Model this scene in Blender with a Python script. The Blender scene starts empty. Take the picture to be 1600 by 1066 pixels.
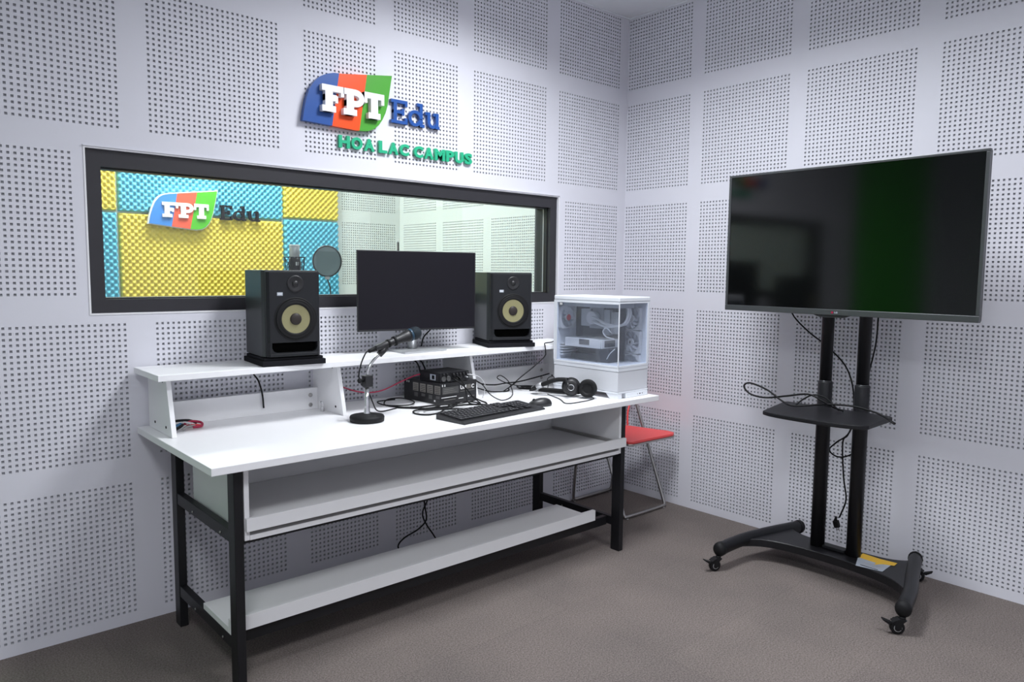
import bpy, bmesh, math, random
from math import sin, cos, pi, radians as R
from mathutils import Vector, Matrix
random.seed(7)
S = bpy.context.scene
COL = S.collection

# ---------------------------------------------------------------- camera
def set_camera():
    yaw, pitch, roll = 0.72449838, -0.09201515, 0.01051714
    f = Vector((sin(yaw)*cos(pitch), cos(yaw)*cos(pitch), sin(pitch)))
    r0 = Vector((cos(yaw), -sin(yaw), 0)); u0 = r0.cross(f)
    r = r0*cos(roll) + u0*sin(roll); u = -r0*sin(roll) + u0*cos(roll)
    cd = bpy.data.cameras.new('camera'); c = bpy.data.objects.new('camera', cd); COL.objects.link(c)
    m = Matrix((r, u, -f)).transposed().to_4x4(); m.translation = (-3.6128, -3.0371, 1.3701)
    c.matrix_world = m
    cd.sensor_width = 36; cd.lens = 1158.94*36/1600; cd.clip_start = 0.02
    S.camera = c
set_camera()
S.view_settings.view_transform = 'Standard'; S.view_settings.look = 'None'
S.view_settings.gamma = 1; S.view_settings.exposure = 0.15
try: S.view_settings.use_curve_mapping = False
except Exception: pass
# ---------------------------------------------------------------- world and lamps
W = bpy.data.worlds.new('world'); S.world = W; W.use_nodes = True
W.node_tree.nodes['Background'].inputs[0].default_value = (0.8, 0.85, 1, 1)
W.node_tree.nodes['Background'].inputs[1].default_value = 0.0
def area(name, loc, sx, sy, power, col=(0.93, 0.96, 1.0), spread=180, rot=(0, 0, 0)):
    l = bpy.data.lights.new(name, 'AREA'); l.shape = 'RECTANGLE'; l.size = sx; l.size_y = sy
    l.energy = power; l.color = col; l.spread = R(spread)
    o = bpy.data.objects.new(name, l); COL.objects.link(o); o.location = loc; o.rotation_euler = rot
    return o
LAMPS = [((-1.45, -1.12), 39, 153), ((-1.5, -3.1), 22, 165), ((-3.9, -2.9), 32, 165)]  # first placed from the wall light; other two unseen, added as fill
for i, ((x, y), p, sp) in enumerate(LAMPS):
    area('key_and_fill_lamp', (x, y, 2.885), 0.56, 0.56, p, spread=sp)
area('booth_lamp', (-1.75, 2.02, 2.885), 1.1, 0.4, 54, (0.97, 1.0, 0.98), 170)
area('booth_lamp', (-1.2, 0.9, 2.885), 0.5, 0.5, 15, (0.97, 1.0, 0.97), 170)  # second unseen booth lamp, added to raise the booth light

# ---------------------------------------------------------------- materials
def mat(name, col, rough=0.5, metal=0.0, spec=0.5, bump=0.0, bscale=200.0, var=0.0, vscale=4.0, coat=0.0, emit=None, estr=0):
    m = bpy.data.materials.new(name); m.use_nodes = True
    nt = m.node_tree; b = nt.nodes['Principled BSDF']
    b.inputs['Base Color'].default_value = (*col, 1)
    b.inputs['Roughness'].default_value = rough; b.inputs['Metallic'].default_value = metal
    b.inputs['Specular IOR Level'].default_value = spec; b.inputs['Coat Weight'].default_value = coat
    if emit: b.inputs['Emission Color'].default_value = (*emit, 1); b.inputs['Emission Strength'].default_value = estr
    if bump or var:
        tc = nt.nodes.new('ShaderNodeTexCoord')
    if var:
        n = nt.nodes.new('ShaderNodeTexNoise'); n.inputs['Scale'].default_value = vscale; n.inputs['Detail'].default_value = 4
        nt.links.new(tc.outputs['Object'], n.inputs['Vector'])
        mx = nt.nodes.new('ShaderNodeMix'); mx.data_type = 'RGBA'
        mx.inputs[6].default_value = (*[c*(1-var) for c in col], 1); mx.inputs[7].default_value = (*[min(1, c*(1+var)) for c in col], 1)
        nt.links.new(n.outputs['Fac'], mx.inputs[0]); nt.links.new(mx.outputs[2], b.inputs['Base Color'])
    if bump:
        n = nt.nodes.new('ShaderNodeTexNoise'); n.inputs['Scale'].default_value = bscale; n.inputs['Detail'].default_value = 2
        nt.links.new(tc.outputs['Object'], n.inputs['Vector'])
        bp = nt.nodes.new('ShaderNodeBump'); bp.inputs['Strength'].default_value = bump; bp.inputs['Distance'].default_value = 0.002
        nt.links.new(n.outputs['Fac'], bp.inputs['Height']); nt.links.new(bp.outputs[0], b.inputs['Normal'])
    return m
def glass(name, refl, tint=(1, 1, 1), rough=0.0, haze=0.0, hcol=(.8, .85, 1)):
    m = bpy.data.materials.new(name); m.use_nodes = True; nt = m.node_tree; nt.nodes.clear()
    o = nt.nodes.new('ShaderNodeOutputMaterial'); t = nt.nodes.new('ShaderNodeBsdfTransparent'); g = nt.nodes.new('ShaderNodeBsdfGlossy')
    t.inputs[0].default_value = (*tint, 1); g.inputs['Roughness'].default_value = rough
    fr = nt.nodes.new('ShaderNodeLayerWeight'); fr.inputs[0].default_value = 0.25
    ma = nt.nodes.new('ShaderNodeMath'); ma.operation = 'MULTIPLY_ADD'; ma.inputs[1].default_value = refl*1.5; ma.inputs[2].default_value = refl*0.6
    nt.links.new(fr.outputs['Fresnel'], ma.inputs[0])
    mx = nt.nodes.new('ShaderNodeMixShader'); nt.links.new(ma.outputs[0], mx.inputs[0]); nt.links.new(t.outputs[0], mx.inputs[1]); nt.links.new(g.outputs[0], mx.inputs[2])
    last = mx
    if haze:
        d = nt.nodes.new('ShaderNodeBsdfDiffuse'); d.inputs[0].default_value = (*hcol, 1)
        m2 = nt.nodes.new('ShaderNodeMixShader'); m2.inputs[0].default_value = haze
        nt.links.new(mx.outputs[0], m2.inputs[1]); nt.links.new(d.outputs[0], m2.inputs[2]); last = m2
    nt.links.new(last.outputs[0], o.inputs[0]); return m
def carpet():
    m = mat('carpet_grey_brown', (.2, .18, .17), 0.95, spec=0.1); nt = m.node_tree; b = nt.nodes['Principled BSDF']
    tc = nt.nodes.new('ShaderNodeTexCoord')
    n1 = nt.nodes.new('ShaderNodeTexNoise'); n1.inputs['Scale'].default_value = 170; n1.inputs['Detail'].default_value = 3; n1.inputs['Roughness'].default_value = .8
    n2 = nt.nodes.new('ShaderNodeTexNoise'); n2.inputs['Scale'].default_value = 2.2; n2.inputs['Detail'].default_value = 5
    br = nt.nodes.new('ShaderNodeTexBrick'); br.inputs['Scale'].default_value = 1.0; br.offset = 0; br.inputs['Brick Width'].default_value = .5; br.inputs['Row Height'].default_value = .5
    br.inputs['Mortar Size'].default_value = .0015; br.inputs['Color1'].default_value = (1, 1, 1, 1); br.inputs['Color2'].default_value = (.93, .93, .94, 1); br.inputs['Mortar'].default_value = (.86, .86, .86, 1)
    for n in (n1, n2, br): nt.links.new(tc.outputs['Object'], n.inputs['Vector'])
    cr = nt.nodes.new('ShaderNodeValToRGB'); e = cr.color_ramp.elements
    e[0].position = .36; e[0].color = (.118, .100, .092, 1); e[1].position = .66; e[1].color = (.270, .236, .222, 1)
    nt.links.new(n1.outputs['Fac'], cr.inputs[0])
    cr2 = nt.nodes.new('ShaderNodeValToRGB'); e = cr2.color_ramp.elements
    e[0].position = .3; e[0].color = (.86, .86, .86, 1); e[1].position = .7; e[1].color = (1.1, 1.08, 1.06, 1)
    nt.links.new(n2.outputs['Fac'], cr2.inputs[0])
    a = nt.nodes.new('ShaderNodeMix'); a.data_type = 'RGBA'; a.blend_type = 'MULTIPLY'; a.inputs[0].default_value = 1
    nt.links.new(cr.outputs[0], a.inputs[6]); nt.links.new(cr2.outputs[0], a.inputs[7])
    c = nt.nodes.new('ShaderNodeMix'); c.data_type = 'RGBA'; c.blend_type = 'MULTIPLY'; c.inputs[0].default_value = 1
    nt.links.new(a.outputs[2], c.inputs[6]); nt.links.new(br.outputs[0], c.inputs[7]); nt.links.new(c.outputs[2], b.inputs['Base Color'])
    bp = nt.nodes.new('ShaderNodeBump'); bp.inputs['Strength'].default_value = .6; bp.inputs['Distance'].default_value = .004
    nt.links.new(n1.outputs['Fac'], bp.inputs['Height']); nt.links.new(bp.outputs[0], b.inputs['Normal'])
    return m
M = dict(
    wall=mat('white_gypsum_paint', (.725, .725, .785), .75, spec=.25, bump=.05, bscale=90, var=.012),
    hole=mat('grey_acoustic_felt', (.44, .445, .475), .95, spec=.1),
    holeside=mat('gypsum_core', (.55, .56, .60), .9, spec=.1),
    booth=mat('booth_wall_paint', (.72, .755, .73), .8, spec=.2),
    boothhole=mat('pale_green_felt', (.50, .53, .51), .95, spec=.1), pcin=mat('pc_inner_white', (.70, .71, .73), .45),
    ceil=mat('ceiling_paint', (.84, .86, .90), .9, spec=.1),
    carpet=carpet(),
    desk=mat('white_melamine', (.87, .87, .885), .38, spec=.4, bump=.03, bscale=400),
    deskside=mat('white_melamine_tray', (.80, .80, .81), .45, spec=.4, bump=.03, bscale=400),
    black=mat('black_powder_coat', (.010, .010, .012), .42, spec=.33, bump=.08, bscale=700),
    blackp=mat('black_plastic', (.016, .016, .018), .4, spec=.5, bump=.05, bscale=900),
    rubber=mat('black_rubber', (.009, .009, .010), .6, spec=.25),
    capm=mat('dust_cap', (.035, .028, .026), .5, spec=.3), spk=mat('speaker_baffle_black', (.013, .014, .017), .5, spec=.32, bump=.06, bscale=600),
    spkside=mat('speaker_vinyl_black', (.022, .026, .028), .38, spec=.5, bump=.15, bscale=800),
    kevlar=mat('yellow_woven_cone', (.27, .25, .125), .5, spec=.5, bump=.5, bscale=1200, var=.12, vscale=500),
    foam=mat('black_foam', (.015, .015, .018), .95, spec=.1, bump=.4, bscale=500),
    frame=mat('charcoal_aluminium', (.028, .027, .032), .42, spec=.45),
    seal=mat('black_gasket', (.008, .008, .009), .5),
    white=mat('gloss_white', (.85, .85, .87), .35),
    blue=mat('sign_blue', (.020, .085, .33), .3), orange=mat('sign_orange', (.90, .085, .012), .3), green=mat('sign_green', (.07, .34, .035), .3),
    teal=mat('sign_teal_green', (.02, .42, .22), .35), signedge=mat('sign_edge', (.03, .05, .14), .4),
    bblue=mat('booth_sign_blue', (.05, .22, .62), .3), bred=mat('booth_sign_red', (.75, .10, .05), .3), bgreen=mat('booth_sign_green', (.08, .42, .02), .3),
    yfoam=mat('yellow_acoustic_foam', (.78, .63, .12), .8, spec=.05, bump=.3, bscale=300),
    cfoam=mat('cyan_acoustic_foam', (.15, .50, .66), .7, spec=.05, bump=.3, bscale=300),
    chrome=mat('chrome', (.75, .75, .76), .14, metal=1), steel=mat('brushed_steel', (.42, .41, .40), .28, metal=1),
    silver=mat('silver_plastic', (.55, .56, .58), .35, metal=.6), grille=mat('steel_blue_grille', (.018, .027, .036), .4, metal=.5, bump=1.0, bscale=900),
    bezel=mat('tv_gunmetal_bezel', (.10, .105, .11), .35, metal=.7), 
    tvscreen=mat('tv_panel_glass', (.0015, .0018, .0018), .10, spec=.55), monscreen=mat('matte_monitor_panel', (.008, .007, .011), .38, spec=.28),
    pcwhite=mat('pc_case_white', (.80, .83, .88), .4), pcmesh=mat('pc_fine_mesh_white', (.78, .80, .85), .6, bump=1, bscale=1500),
    pcdark=mat('pc_tray_grey', (.07, .07, .08), .5), pcgrey=mat('pc_parts_grey', (.50, .52, .55), .5), pcfan=mat('fan_blade_translucent_white', (.68, .70, .74), .45),
    pcglass=glass('tempered_glass', .07, (.93, .95, .99), haze=.045, hcol=(.80, .86, .95)),
    winglass=glass('window_glass', .08, (.97, 1, .985)),
    redflat=mat('flat_red', (.75, .08, .09), .5),  # plain red for the rear fan's disc and one adapter
    redseat=mat('red_vinyl', (.82, .085, .085), .42, bump=.1, bscale=300), redcable=mat('crimson_cable', (.35, .008, .05), .4),
    cable=mat('black_cable', (.009, .009, .010), .5, spec=.2), yellow=mat('yellow_sticker', (.88, .52, .03), .5), paper=mat('grey_label_paper', (.42, .46, .52), .6), ink=mat('label_ink', (.01, .01, .012), .7, spec=.1),
    carton=mat('black_printed_carton', (.014, .014, .016), .4), print_=mat('grey_print', (.22, .21, .19), .5), wprint=mat('white_print', (.75, .75, .75), .5), darkprint=mat('dim_print', (.085, .085, .085), .5),
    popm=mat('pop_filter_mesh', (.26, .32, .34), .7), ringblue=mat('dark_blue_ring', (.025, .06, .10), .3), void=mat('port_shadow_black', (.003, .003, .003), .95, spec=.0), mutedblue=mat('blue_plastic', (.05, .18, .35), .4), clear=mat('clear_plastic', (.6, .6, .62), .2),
    chroma=mat('green_curtain', (.06, .52, .03), .9), darkwall=mat('dark_curtain', (.02, .02, .02), .9),
    key=mat('key_plastic', (.022, .022, .025), .4), keyprint=mat('key_legend', (.35, .35, .36), .5), lampface=mat('lamp_diffuser', (.9, .9, .9), .5, emit=(.95, .97, 1), estr=3),
)
# ---------------------------------------------------------------- mesh builder
class MB:
    def __init__(s): s.bm = bmesh.new(); s.mats = []
    def mi(s, m):
        if m is None: return 0
        if m not in s.mats: s.mats.append(m)
        return s.mats.index(m)
    def face(s, pts, m=None):
        f = s.bm.faces.new([s.bm.verts.new(p) for p in pts]); f.material_index = s.mi(m); return f
    def box(s, x0, x1, y0, y1, z0, z1, m=None, mx=None, bev=0.0):
        bm = bmesh.new(); bmesh.ops.create_cube(bm, size=1)
        bmesh.ops.transform(bm, matrix=Matrix.Translation(((x0+x1)/2, (y0+y1)/2, (z0+z1)/2)) @ Matrix.Diagonal((abs(x1-x0), abs(y1-y0), abs(z1-z0), 1)), verts=bm.verts)
        if bev: bmesh.ops.bevel(bm, geom=bm.edges[:], offset=bev, segments=2, affect='EDGES', profile=.5)
        s.merge(bm, m, mx); return s
    def merge(s, bm, m=None, mx=None, smooth=False):
        i = s.mi(m); d = {}
        for v in bm.verts: d[v] = s.bm.verts.new((mx @ v.co) if mx else v.co)
        for f in bm.faces:
            try: g = s.bm.faces.new([d[v] for v in f.verts])
            except ValueError: continue
            g.material_index = i; g.smooth = smooth or f.smooth
        bm.free()
    def prism(s, pts, a0, a1, axis='z', m=None, mx=None, bev=0.0, seg=2):
        def P(p, a): return {'z': (p[0], p[1], a), 'y': (p[0], a, p[1]), 'x': (a, p[0], p[1])}[axis]
        bm = bmesh.new(); A = [bm.verts.new(P(p, a0)) for p in pts]; B = [bm.verts.new(P(p, a1)) for p in pts]
        bm.faces.new(A); bm.faces.new(B[::-1]); n = len(pts)
        for i in range(n): bm.faces.new((A[i], B[i], B[(i+1) % n], A[(i+1) % n]))
        bmesh.ops.recalc_face_normals(bm, faces=bm.faces)
        if bev: bmesh.ops.bevel(bm, geom=[e for e in bm.edges], offset=bev, segments=seg, affect='EDGES', profile=.5)
        s.merge(bm, m, mx); return s
    def ring(s, prof, axis='z', c=(0, 0, 0), n=32, m=None, mx=None, cap0=True, cap1=True, smooth=True, sx=1, sy=1):
        # prof: list of (radius, height)
        bm = bmesh.new(); rows = []
        for r, h in prof:
            row = []
            for k in range(n):
                a = 2*pi*k/n; x, y = r*cos(a)*sx, r*sin(a)*sy
                p = {'z': (x, y, h), 'y': (x, h, y), 'x': (h, x, y)}[axis]
                row.append(bm.verts.new((p[0]+c[0], p[1]+c[1], p[2]+c[2])))
            rows.append(row)
        for i in range(len(rows)-1):
            for k in range(n):
                f = bm.faces.new((rows[i][k], rows[i][(k+1) % n], rows[i+1][(k+1) % n], rows[i+1][k])); f.smooth = smooth
        if cap0: bm.faces.new(rows[0])
        if cap1: bm.faces.new(rows[-1])
        bmesh.ops.recalc_face_normals(bm, faces=bm.faces)
        s.merge(bm, m, mx); return s
    def tube(s, pts, r, m=None, n=8, closed=False, smooth=True, sub=0, flat=None):
        P = [Vector(p) for p in pts]
        if sub: P = catmull(P, sub, closed)
        N = len(P); bm = bmesh.new(); rows = []; up = Vector((0, 0, 1)); prev = None
        for i, p in enumerate(P):
            if closed: t = P[(i+1) % N] - P[i-1]
            else: t = P[min(i+1, N-1)] - P[max(i-1, 0)]
            if t.length < 1e-9: t = Vector((0, 0, 1))
            t.normalize()
            if prev is None:
                a = t.cross(up)
                if a.length < .1: a = t.cross(Vector((1, 0, 0)))
            else:
                a = prev - t*prev.dot(t)
                if a.length < 1e-6: a = t.cross(up)
            a.normalize(); prev = a; b = t.cross(a)
            rr = r[i] if isinstance(r, (list, tuple)) else r
            fl = flat if flat else 1
            rows.append([bm.verts.new(p + a*rr*cos(2*pi*k/n) + b*rr*fl*sin(2*pi*k/n)) for k in range(n)])
        rng = N if closed else N-1
        for i in range(rng):
            A, B = rows[i], rows[(i+1) % N]
            for k in range(n):
                f = bm.faces.new((A[k], A[(k+1) % n], B[(k+1) % n], B[k])); f.smooth = smooth
        if not closed: bm.faces.new(rows[0][::-1]); bm.faces.new(rows[-1])
        bmesh.ops.recalc_face_normals(bm, faces=bm.faces)
        s.merge(bm, m); return s
    def ball(s, c, rx, ry=None, rz=None, m=None, u=20, v=12, mx=None):
        bm = bmesh.new(); bmesh.ops.create_uvsphere(bm, u_segments=u, v_segments=v, radius=1)
        t = Matrix.Translation(c) @ Matrix.Diagonal((rx, ry or rx, rz or rx, 1))
        if mx: t = mx @ t
        for f in bm.faces: f.smooth = True
        s.merge(bm, m, t); return s
    def shift(s, d):
        for v in s.bm.verts: v.co -= Vector(d)
        return s
    def xf(s, mx): bmesh.ops.transform(s.bm, matrix=mx, verts=s.bm.verts); return s
    def build(s, name, m=None, parent=None):
        me = bpy.data.meshes.new(name); s.bm.to_mesh(me); s.bm.free()
        for q in (s.mats or [m]): me.materials.append(q)
        if s.mats and m and m not in s.mats and False: pass
        o = bpy.data.objects.new(name, me); COL.objects.link(o)
        if parent: o.parent = parent
        return o
def catmull(P, sub, closed=False):
    out = []; N = len(P); rng = N if closed else N-1
    for i in range(rng):
        g = (lambda k: P[k % N]) if closed else (lambda k: P[max(0, min(N-1, k))])
        a, b, c, d = g(i-1), g(i), g(i+1), g(i+2)
        for k in range(sub):
            t = k/sub; out.append(.5*((2*b) + (c-a)*t + (2*a-5*b+4*c-d)*t*t + (3*b-a-3*c+d)*t**3))
    if not closed: out.append(P[-1])
    return out
def tag(o, label, cat, group=None, kind=None):
    if label: o['label'] = label
    if cat: o['category'] = cat
    if group: o['group'] = group
    if kind: o['kind'] = kind
    return o
class Thing:
    def __init__(s, name, label, cat, loc=(0, 0, 0), rotz=0, group=None, world=False):
        o = bpy.data.objects.new(name, None); COL.objects.link(o); o.location = loc; o.rotation_euler = (0, 0, rotz)
        o.empty_display_size = .05; tag(o, label, cat, group); s.o = o; s.loc = loc; s.world = world
    def part(s, name, mb, m=None, label=None, parent=None):
        if s.world: mb.shift(s.loc)
        p = mb.build(name, m, parent or s.o)
        if label: p['label'] = label
        return p
def struct(name, mb, m=None):
    o = mb.build(name, m); o['kind'] = 'structure'; return o
def text_bm(txt, size, depth, bold=0.0, align='LEFT', spacing=1.0, width=None, height=None):
    c = bpy.data.curves.new('t', 'FONT'); c.body = txt; c.size = size; c.extrude = depth/2; c.offset = bold; c.align_x = align; c.space_character = spacing
    c.resolution_u = 3
    o = bpy.data.objects.new('t', c); COL.objects.link(o)
    dg = bpy.context.evaluated_depsgraph_get(); me = bpy.data.meshes.new_from_object(o.evaluated_get(dg))
    bpy.data.objects.remove(o); bpy.data.curves.remove(c)
    bm = bmesh.new(); bm.from_mesh(me); bpy.data.meshes.remove(me)
    xs = [v.co.x for v in bm.verts]; ys = [v.co.y for v in bm.verts]
    sx = width/(max(xs)-min(xs)) if width else 1; sy = height/(max(ys)-min(ys)) if height else 1
    for v in bm.verts: v.co.x = (v.co.x-min(xs))*sx; v.co.y = (v.co.y-min(ys))*sy
    return bm
def face_mx(o, xd, zd):   # text plane: x -> xd, y -> zd
    xd = Vector(xd).normalized(); zd = Vector(zd).normalized(); n = xd.cross(zd)
    m = Matrix((xd, zd, n)).transposed().to_4x4(); m.translation = o; return m

# ---------------------------------------------------------------- perforated panel walls
PT = 0.02; HO = 0.0044
H = 2.912
def perf_wall(name, u0, u1, zb, zt, blocks, openings, to3, wm, hm=None):
    """blocks: (ufirst, ncols, zfirst, nrows) hole centres in metres; to3(u, z, depth) -> xyz"""
    bl = []
    for (uf, nc, zf, nr) in blocks:
        nr2 = min(nr, int((zt - 0.004 - zf)/PT) + 1)
        if nr2 > 0: bl.append((uf, nc, zf, nr2, uf-PT/2, uf+(nc-.5)*PT, zf-PT/2, min(zt, zf+(nr2-.5)*PT)))
    verts = []; faces = []; mi = []; cache = {}
    def V(u, z, d=0.0):
        k = (round(u, 5), round(z, 5), d)
        if k not in cache: cache[k] = len(verts); verts.append(to3(u, z, d))
        return cache[k]
    def Q(a, b, c, d, m): faces.append((a, b, c, d)); mi.append(m)
    us = sorted({round(x, 5) for x in [u0, u1] + [b[4] for b in bl] + [b[5] for b in bl] + [o[0] for o in openings] + [o[1] for o in openings]})
    zs = sorted({round(x, 5) for x in [zb, zt] + [b[6] for b in bl] + [b[7] for b in bl] + [o[2] for o in openings] + [o[3] for o in openings]})
    us = [u for u in us if u0-1e-6 <= u <= u1+1e-6]; zs = [z for z in zs if zb-1e-6 <= z <= zt+1e-6]
    for i in range(len(us)-1):
        for j in range(len(zs)-1):
            cu, cz = (us[i]+us[i+1])/2, (zs[j]+zs[j+1])/2
            if any(o[0] < cu < o[1] and o[2] < cz < o[3] for o in openings): continue
            if any(b[4] < cu < b[5] and b[6] < cz < b[7] for b in bl): continue
            Q(V(us[i], zs[j]), V(us[i+1], zs[j]), V(us[i+1], zs[j+1]), V(us[i], zs[j+1]), 0)
    D = 0.007
    for (uf, nc, zf, nr, a0, a1, b0, b1) in bl:
        L = [a0]; Z = [b0]
        for k in range(nc): L += [uf+k*PT-HO, uf+k*PT+HO]
        L.append(a1)
        for k in range(nr): Z += [zf+k*PT-HO, zf+k*PT+HO]
        Z.append(b1)
        for j in range(len(Z)-1):
            if j % 2 == 0:
                Q(V(L[0], Z[j]), V(L[-1], Z[j]), V(L[-1], Z[j+1]), V(L[0], Z[j+1]), 0)
            else:
                for i in range(len(L)-1):
                    if i % 2 == 0: Q(V(L[i], Z[j]), V(L[i+1], Z[j]), V(L[i+1], Z[j+1]), V(L[i], Z[j+1]), 0)
                    else:
                        x0, x1, y0, y1 = L[i], L[i+1], Z[j], Z[j+1]
                        f = [V(x0, y0), V(x1, y0), V(x1, y1), V(x0, y1)]; g = [V(x0, y0, D), V(x1, y0, D), V(x1, y1, D), V(x0, y1, D)]
                        Q(*g, 1)
                        for k in range(4): Q(f[k], f[(k+1) % 4], g[(k+1) % 4], g[k], 2)
    # board edge round openings and a solid back so the wall has depth
    for o in openings:
        e = [(o[0], o[2]), (o[1], o[2]), (o[1], o[3]), (o[0], o[3])]
        for k in range(4):
            a, b = e[k], e[(k+1) % 4]; Q(V(*a), V(*b), V(*b, .14), V(*a, .14), 0)
    bus = sorted({u0, u1} | {o[0] for o in openings} | {o[1] for o in openings}); bzs = sorted({zb, zt} | {o[2] for o in openings} | {o[3] for o in openings})
    for i in range(len(bus)-1):
        for j in range(len(bzs)-1):
            cu, cz = (bus[i]+bus[i+1])/2, (bzs[j]+bzs[j+1])/2
            if any(o[0] < cu < o[1] and o[2] < cz < o[3] for o in openings): continue
            Q(V(bus[i], bzs[j], .14), V(bus[i+1], bzs[j], .14), V(bus[i+1], bzs[j+1], .14), V(bus[i], bzs[j+1], .14), 0)
    me = bpy.data.meshes.new(name); me.from_pydata(verts, [], faces)
    for m in (wm, hm or M['hole'], M['holeside']): me.materials.append(m)
    me.polygons.foreach_set('material_index', mi); me.update()
    o = bpy.data.objects.new(name, me); COL.objects.link(o); o['kind'] = 'structure'; return o
ROWS = dict(A=.050, B=.661, C=1.276, D=1.885, E=2.491)
WX0, WX1, WZ0, WZ1 = -2.972, -0.583, 1.205, 1.800
cols = [(-3.973, 26), (-3.363, 26), (-2.749, 26), (-2.122, 18), (-1.671, 19), (-1.196, 26), (-.583, 26)]
blk = []
for r in 'ABDE':
    for u, n in cols: blk.append((u, n, ROWS[r], 26))
blk += [(-3.973, 26, ROWS['C'], 26), (-3.363, 18, ROWS['C'], 26), (-.5205, 23, ROWS['C'], 26)]
perf_wall('wall_left', -5.0, 0, 0, H, blk, [(WX0, WX1, WZ0, WZ1)], lambda u, z, d: (u, d, z), M['wall'])
rc = [(.016, 23), (.558, 26), (1.163, 26), (1.779, 26), (2.393, 26), (3.0, 26), (3.61, 26)]
perf_wall('wall_right', 0, 4.3, 0, H, [(u, n, ROWS[r], 26) for r in 'ABCDE' for u, n in rc], [], lambda u, z, d: (d, -u, z), M['wall'])
# room behind the window
BD = 2.5
bb = [(-.585, 26, z, 26) for z in (.045, .655, 1.265, 1.875, 2.485)] + [(u, 26, z, 26) for u in (-1.2, -1.81, -2.42, -3.03) for z in (.045, 2.485)]
perf_wall('wall_booth_back', -3.4, -.03, 0, H, bb, [], lambda u, z, d: (u, BD+d, z), M['booth'], M['boothhole'])
bb = [(u, n, z, 26) for u, n in ((.20, 22), (.75, 26), (1.36, 26), (1.97, 24)) for z in (.045, .655, 1.265, 1.875, 2.485)]
perf_wall('wall_booth_right', .14, BD, 0, H, bb, [], lambda u, z, d: (-.03+d, u, z), M['booth'], M['boothhole'])
b = MB(); b.box(-3.5, -3.4, .14, BD+.1, 0, H); struct('wall_booth_left', b, M['booth'])
b = MB(); b.box(-3.5, .2, .14, BD+.2, -.05, 0); struct('floor_booth', b, M['carpet'])
b = MB(); b.box(-3.5, .2, .14, BD+.2, H, H+.05); struct('ceiling_booth', b, M['ceil'])
b = MB(); b.box(-5.15, .16, -4.45, .14, -.05, 0); struct('floor', b, M['carpet'])
b = MB(); b.box(-5.15, .16, -4.45, .14, H, H+.05); struct('ceiling', b, M['ceil'])
b = MB(); b.box(-5.15, -5.0, -4.45, .14, 0, H); struct('wall_back', b, M['wall'])
b = MB(); b.box(-5.0, .14, -4.45, -4.3, 0, H); struct('wall_front', b, M['wall'])
# thin shadow-gap moulding at ceiling
b = MB(); b.box(-5, -.0, -.006, 0, H-.006, H); struct('trim_1', b, M['ceil'])
b = MB(); b.box(-.006, 0, -4.3, -.006, H-.006, H); struct('trim_2', b, M['ceil'])
# unseen green curtain, added left of the frame to give the screen its green reflection
def curtain(name, x0, x1, m):
    b = MB(); n = 60; pts = []
    for i in range(n+1):
        t = i/n; pts.append((x0+(x1-x0)*t, -.05+.02*sin(t*46)))
    pts += [(p[0], p[1]-.004) for p in pts[::-1]]
    b.prism(pts, .03, 2.6, 'z'); o = b.build(name, m); o['kind'] = 'structure'
curtain('added_curtain', -4.6, -3.40, M['chroma'])
for (x, y), p, sp in LAMPS:       # unseen ceiling light fittings, added with a glowing face at every room lamp
    b = MB()
    for (a0, a1, c0, c1) in ((-.31, .31, -.31, -.285), (-.31, .31, .285, .31), (-.31, -.285, -.285, .285), (.285, .31, -.285, .285)):
        b.box(x+a0, x+a1, y+c0, y+c1, H-.03, H)
    struct('unseen_lamp_frame', b, M['white'])
    b = MB(); b.box(x-.285, x+.285, y-.285, y+.285, H-.018, H-.012, M['lampface']); struct('unseen_lamp_face', b)

# ---------------------------------------------------------------- observation window
b = MB()
def rb(b, x0, x1, z0, z1, wl, wt, y0, y1, m):
    b.box(x0, x1, y0, y1, z1-wt, z1, m); b.box(x0, x1, y0, y1, z0, z0+wl, m)
    b.box(x0, x0+wl, y0, y1, z0+wl, z1-wt, m); b.box(x1-wl, x1, y0, y1, z0+wl, z1-wt, m)
rb(b, WX0+.001, WX1-.001, WZ0+.001, WZ1-.001, .050, .060, .012, .060, M['frame'])
rb(b, WX0+.051, WX1-.051, WZ0+.051, WZ1-.061, .005, .005, .034, .060, M['seal'])
rb(b, WX0+.001, WX1-.001, WZ0+.001, WZ1-.001, .056, .066, .060, .066, M['silver'])
rb(b, WX0+.001, WX1-.001, WZ0+.001, WZ1-.001, .050, .060, .072, .138, M['frame'])
win = struct('window_1', b)
b = MB(); b.box(WX0+.05, WX1-.05, .0662, .0718, WZ0+.05, WZ1-.06); g = b.build('glass_pane', M['winglass'], win); g['kind'] = 'structure'
b = MB(); rb(b, WX0-.006, WX1+.006, WZ0-.006, WZ1+.006, .0059, .0059, -.0022, -.0003, M['white']); b.box(WX0-.008, WX1+.008, -.007, -.0003, WZ1+.0062, WZ1+.0105, M['wall'])
t = b.build('window_reveal', None, win); t['kind'] = 'structure'

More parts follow.
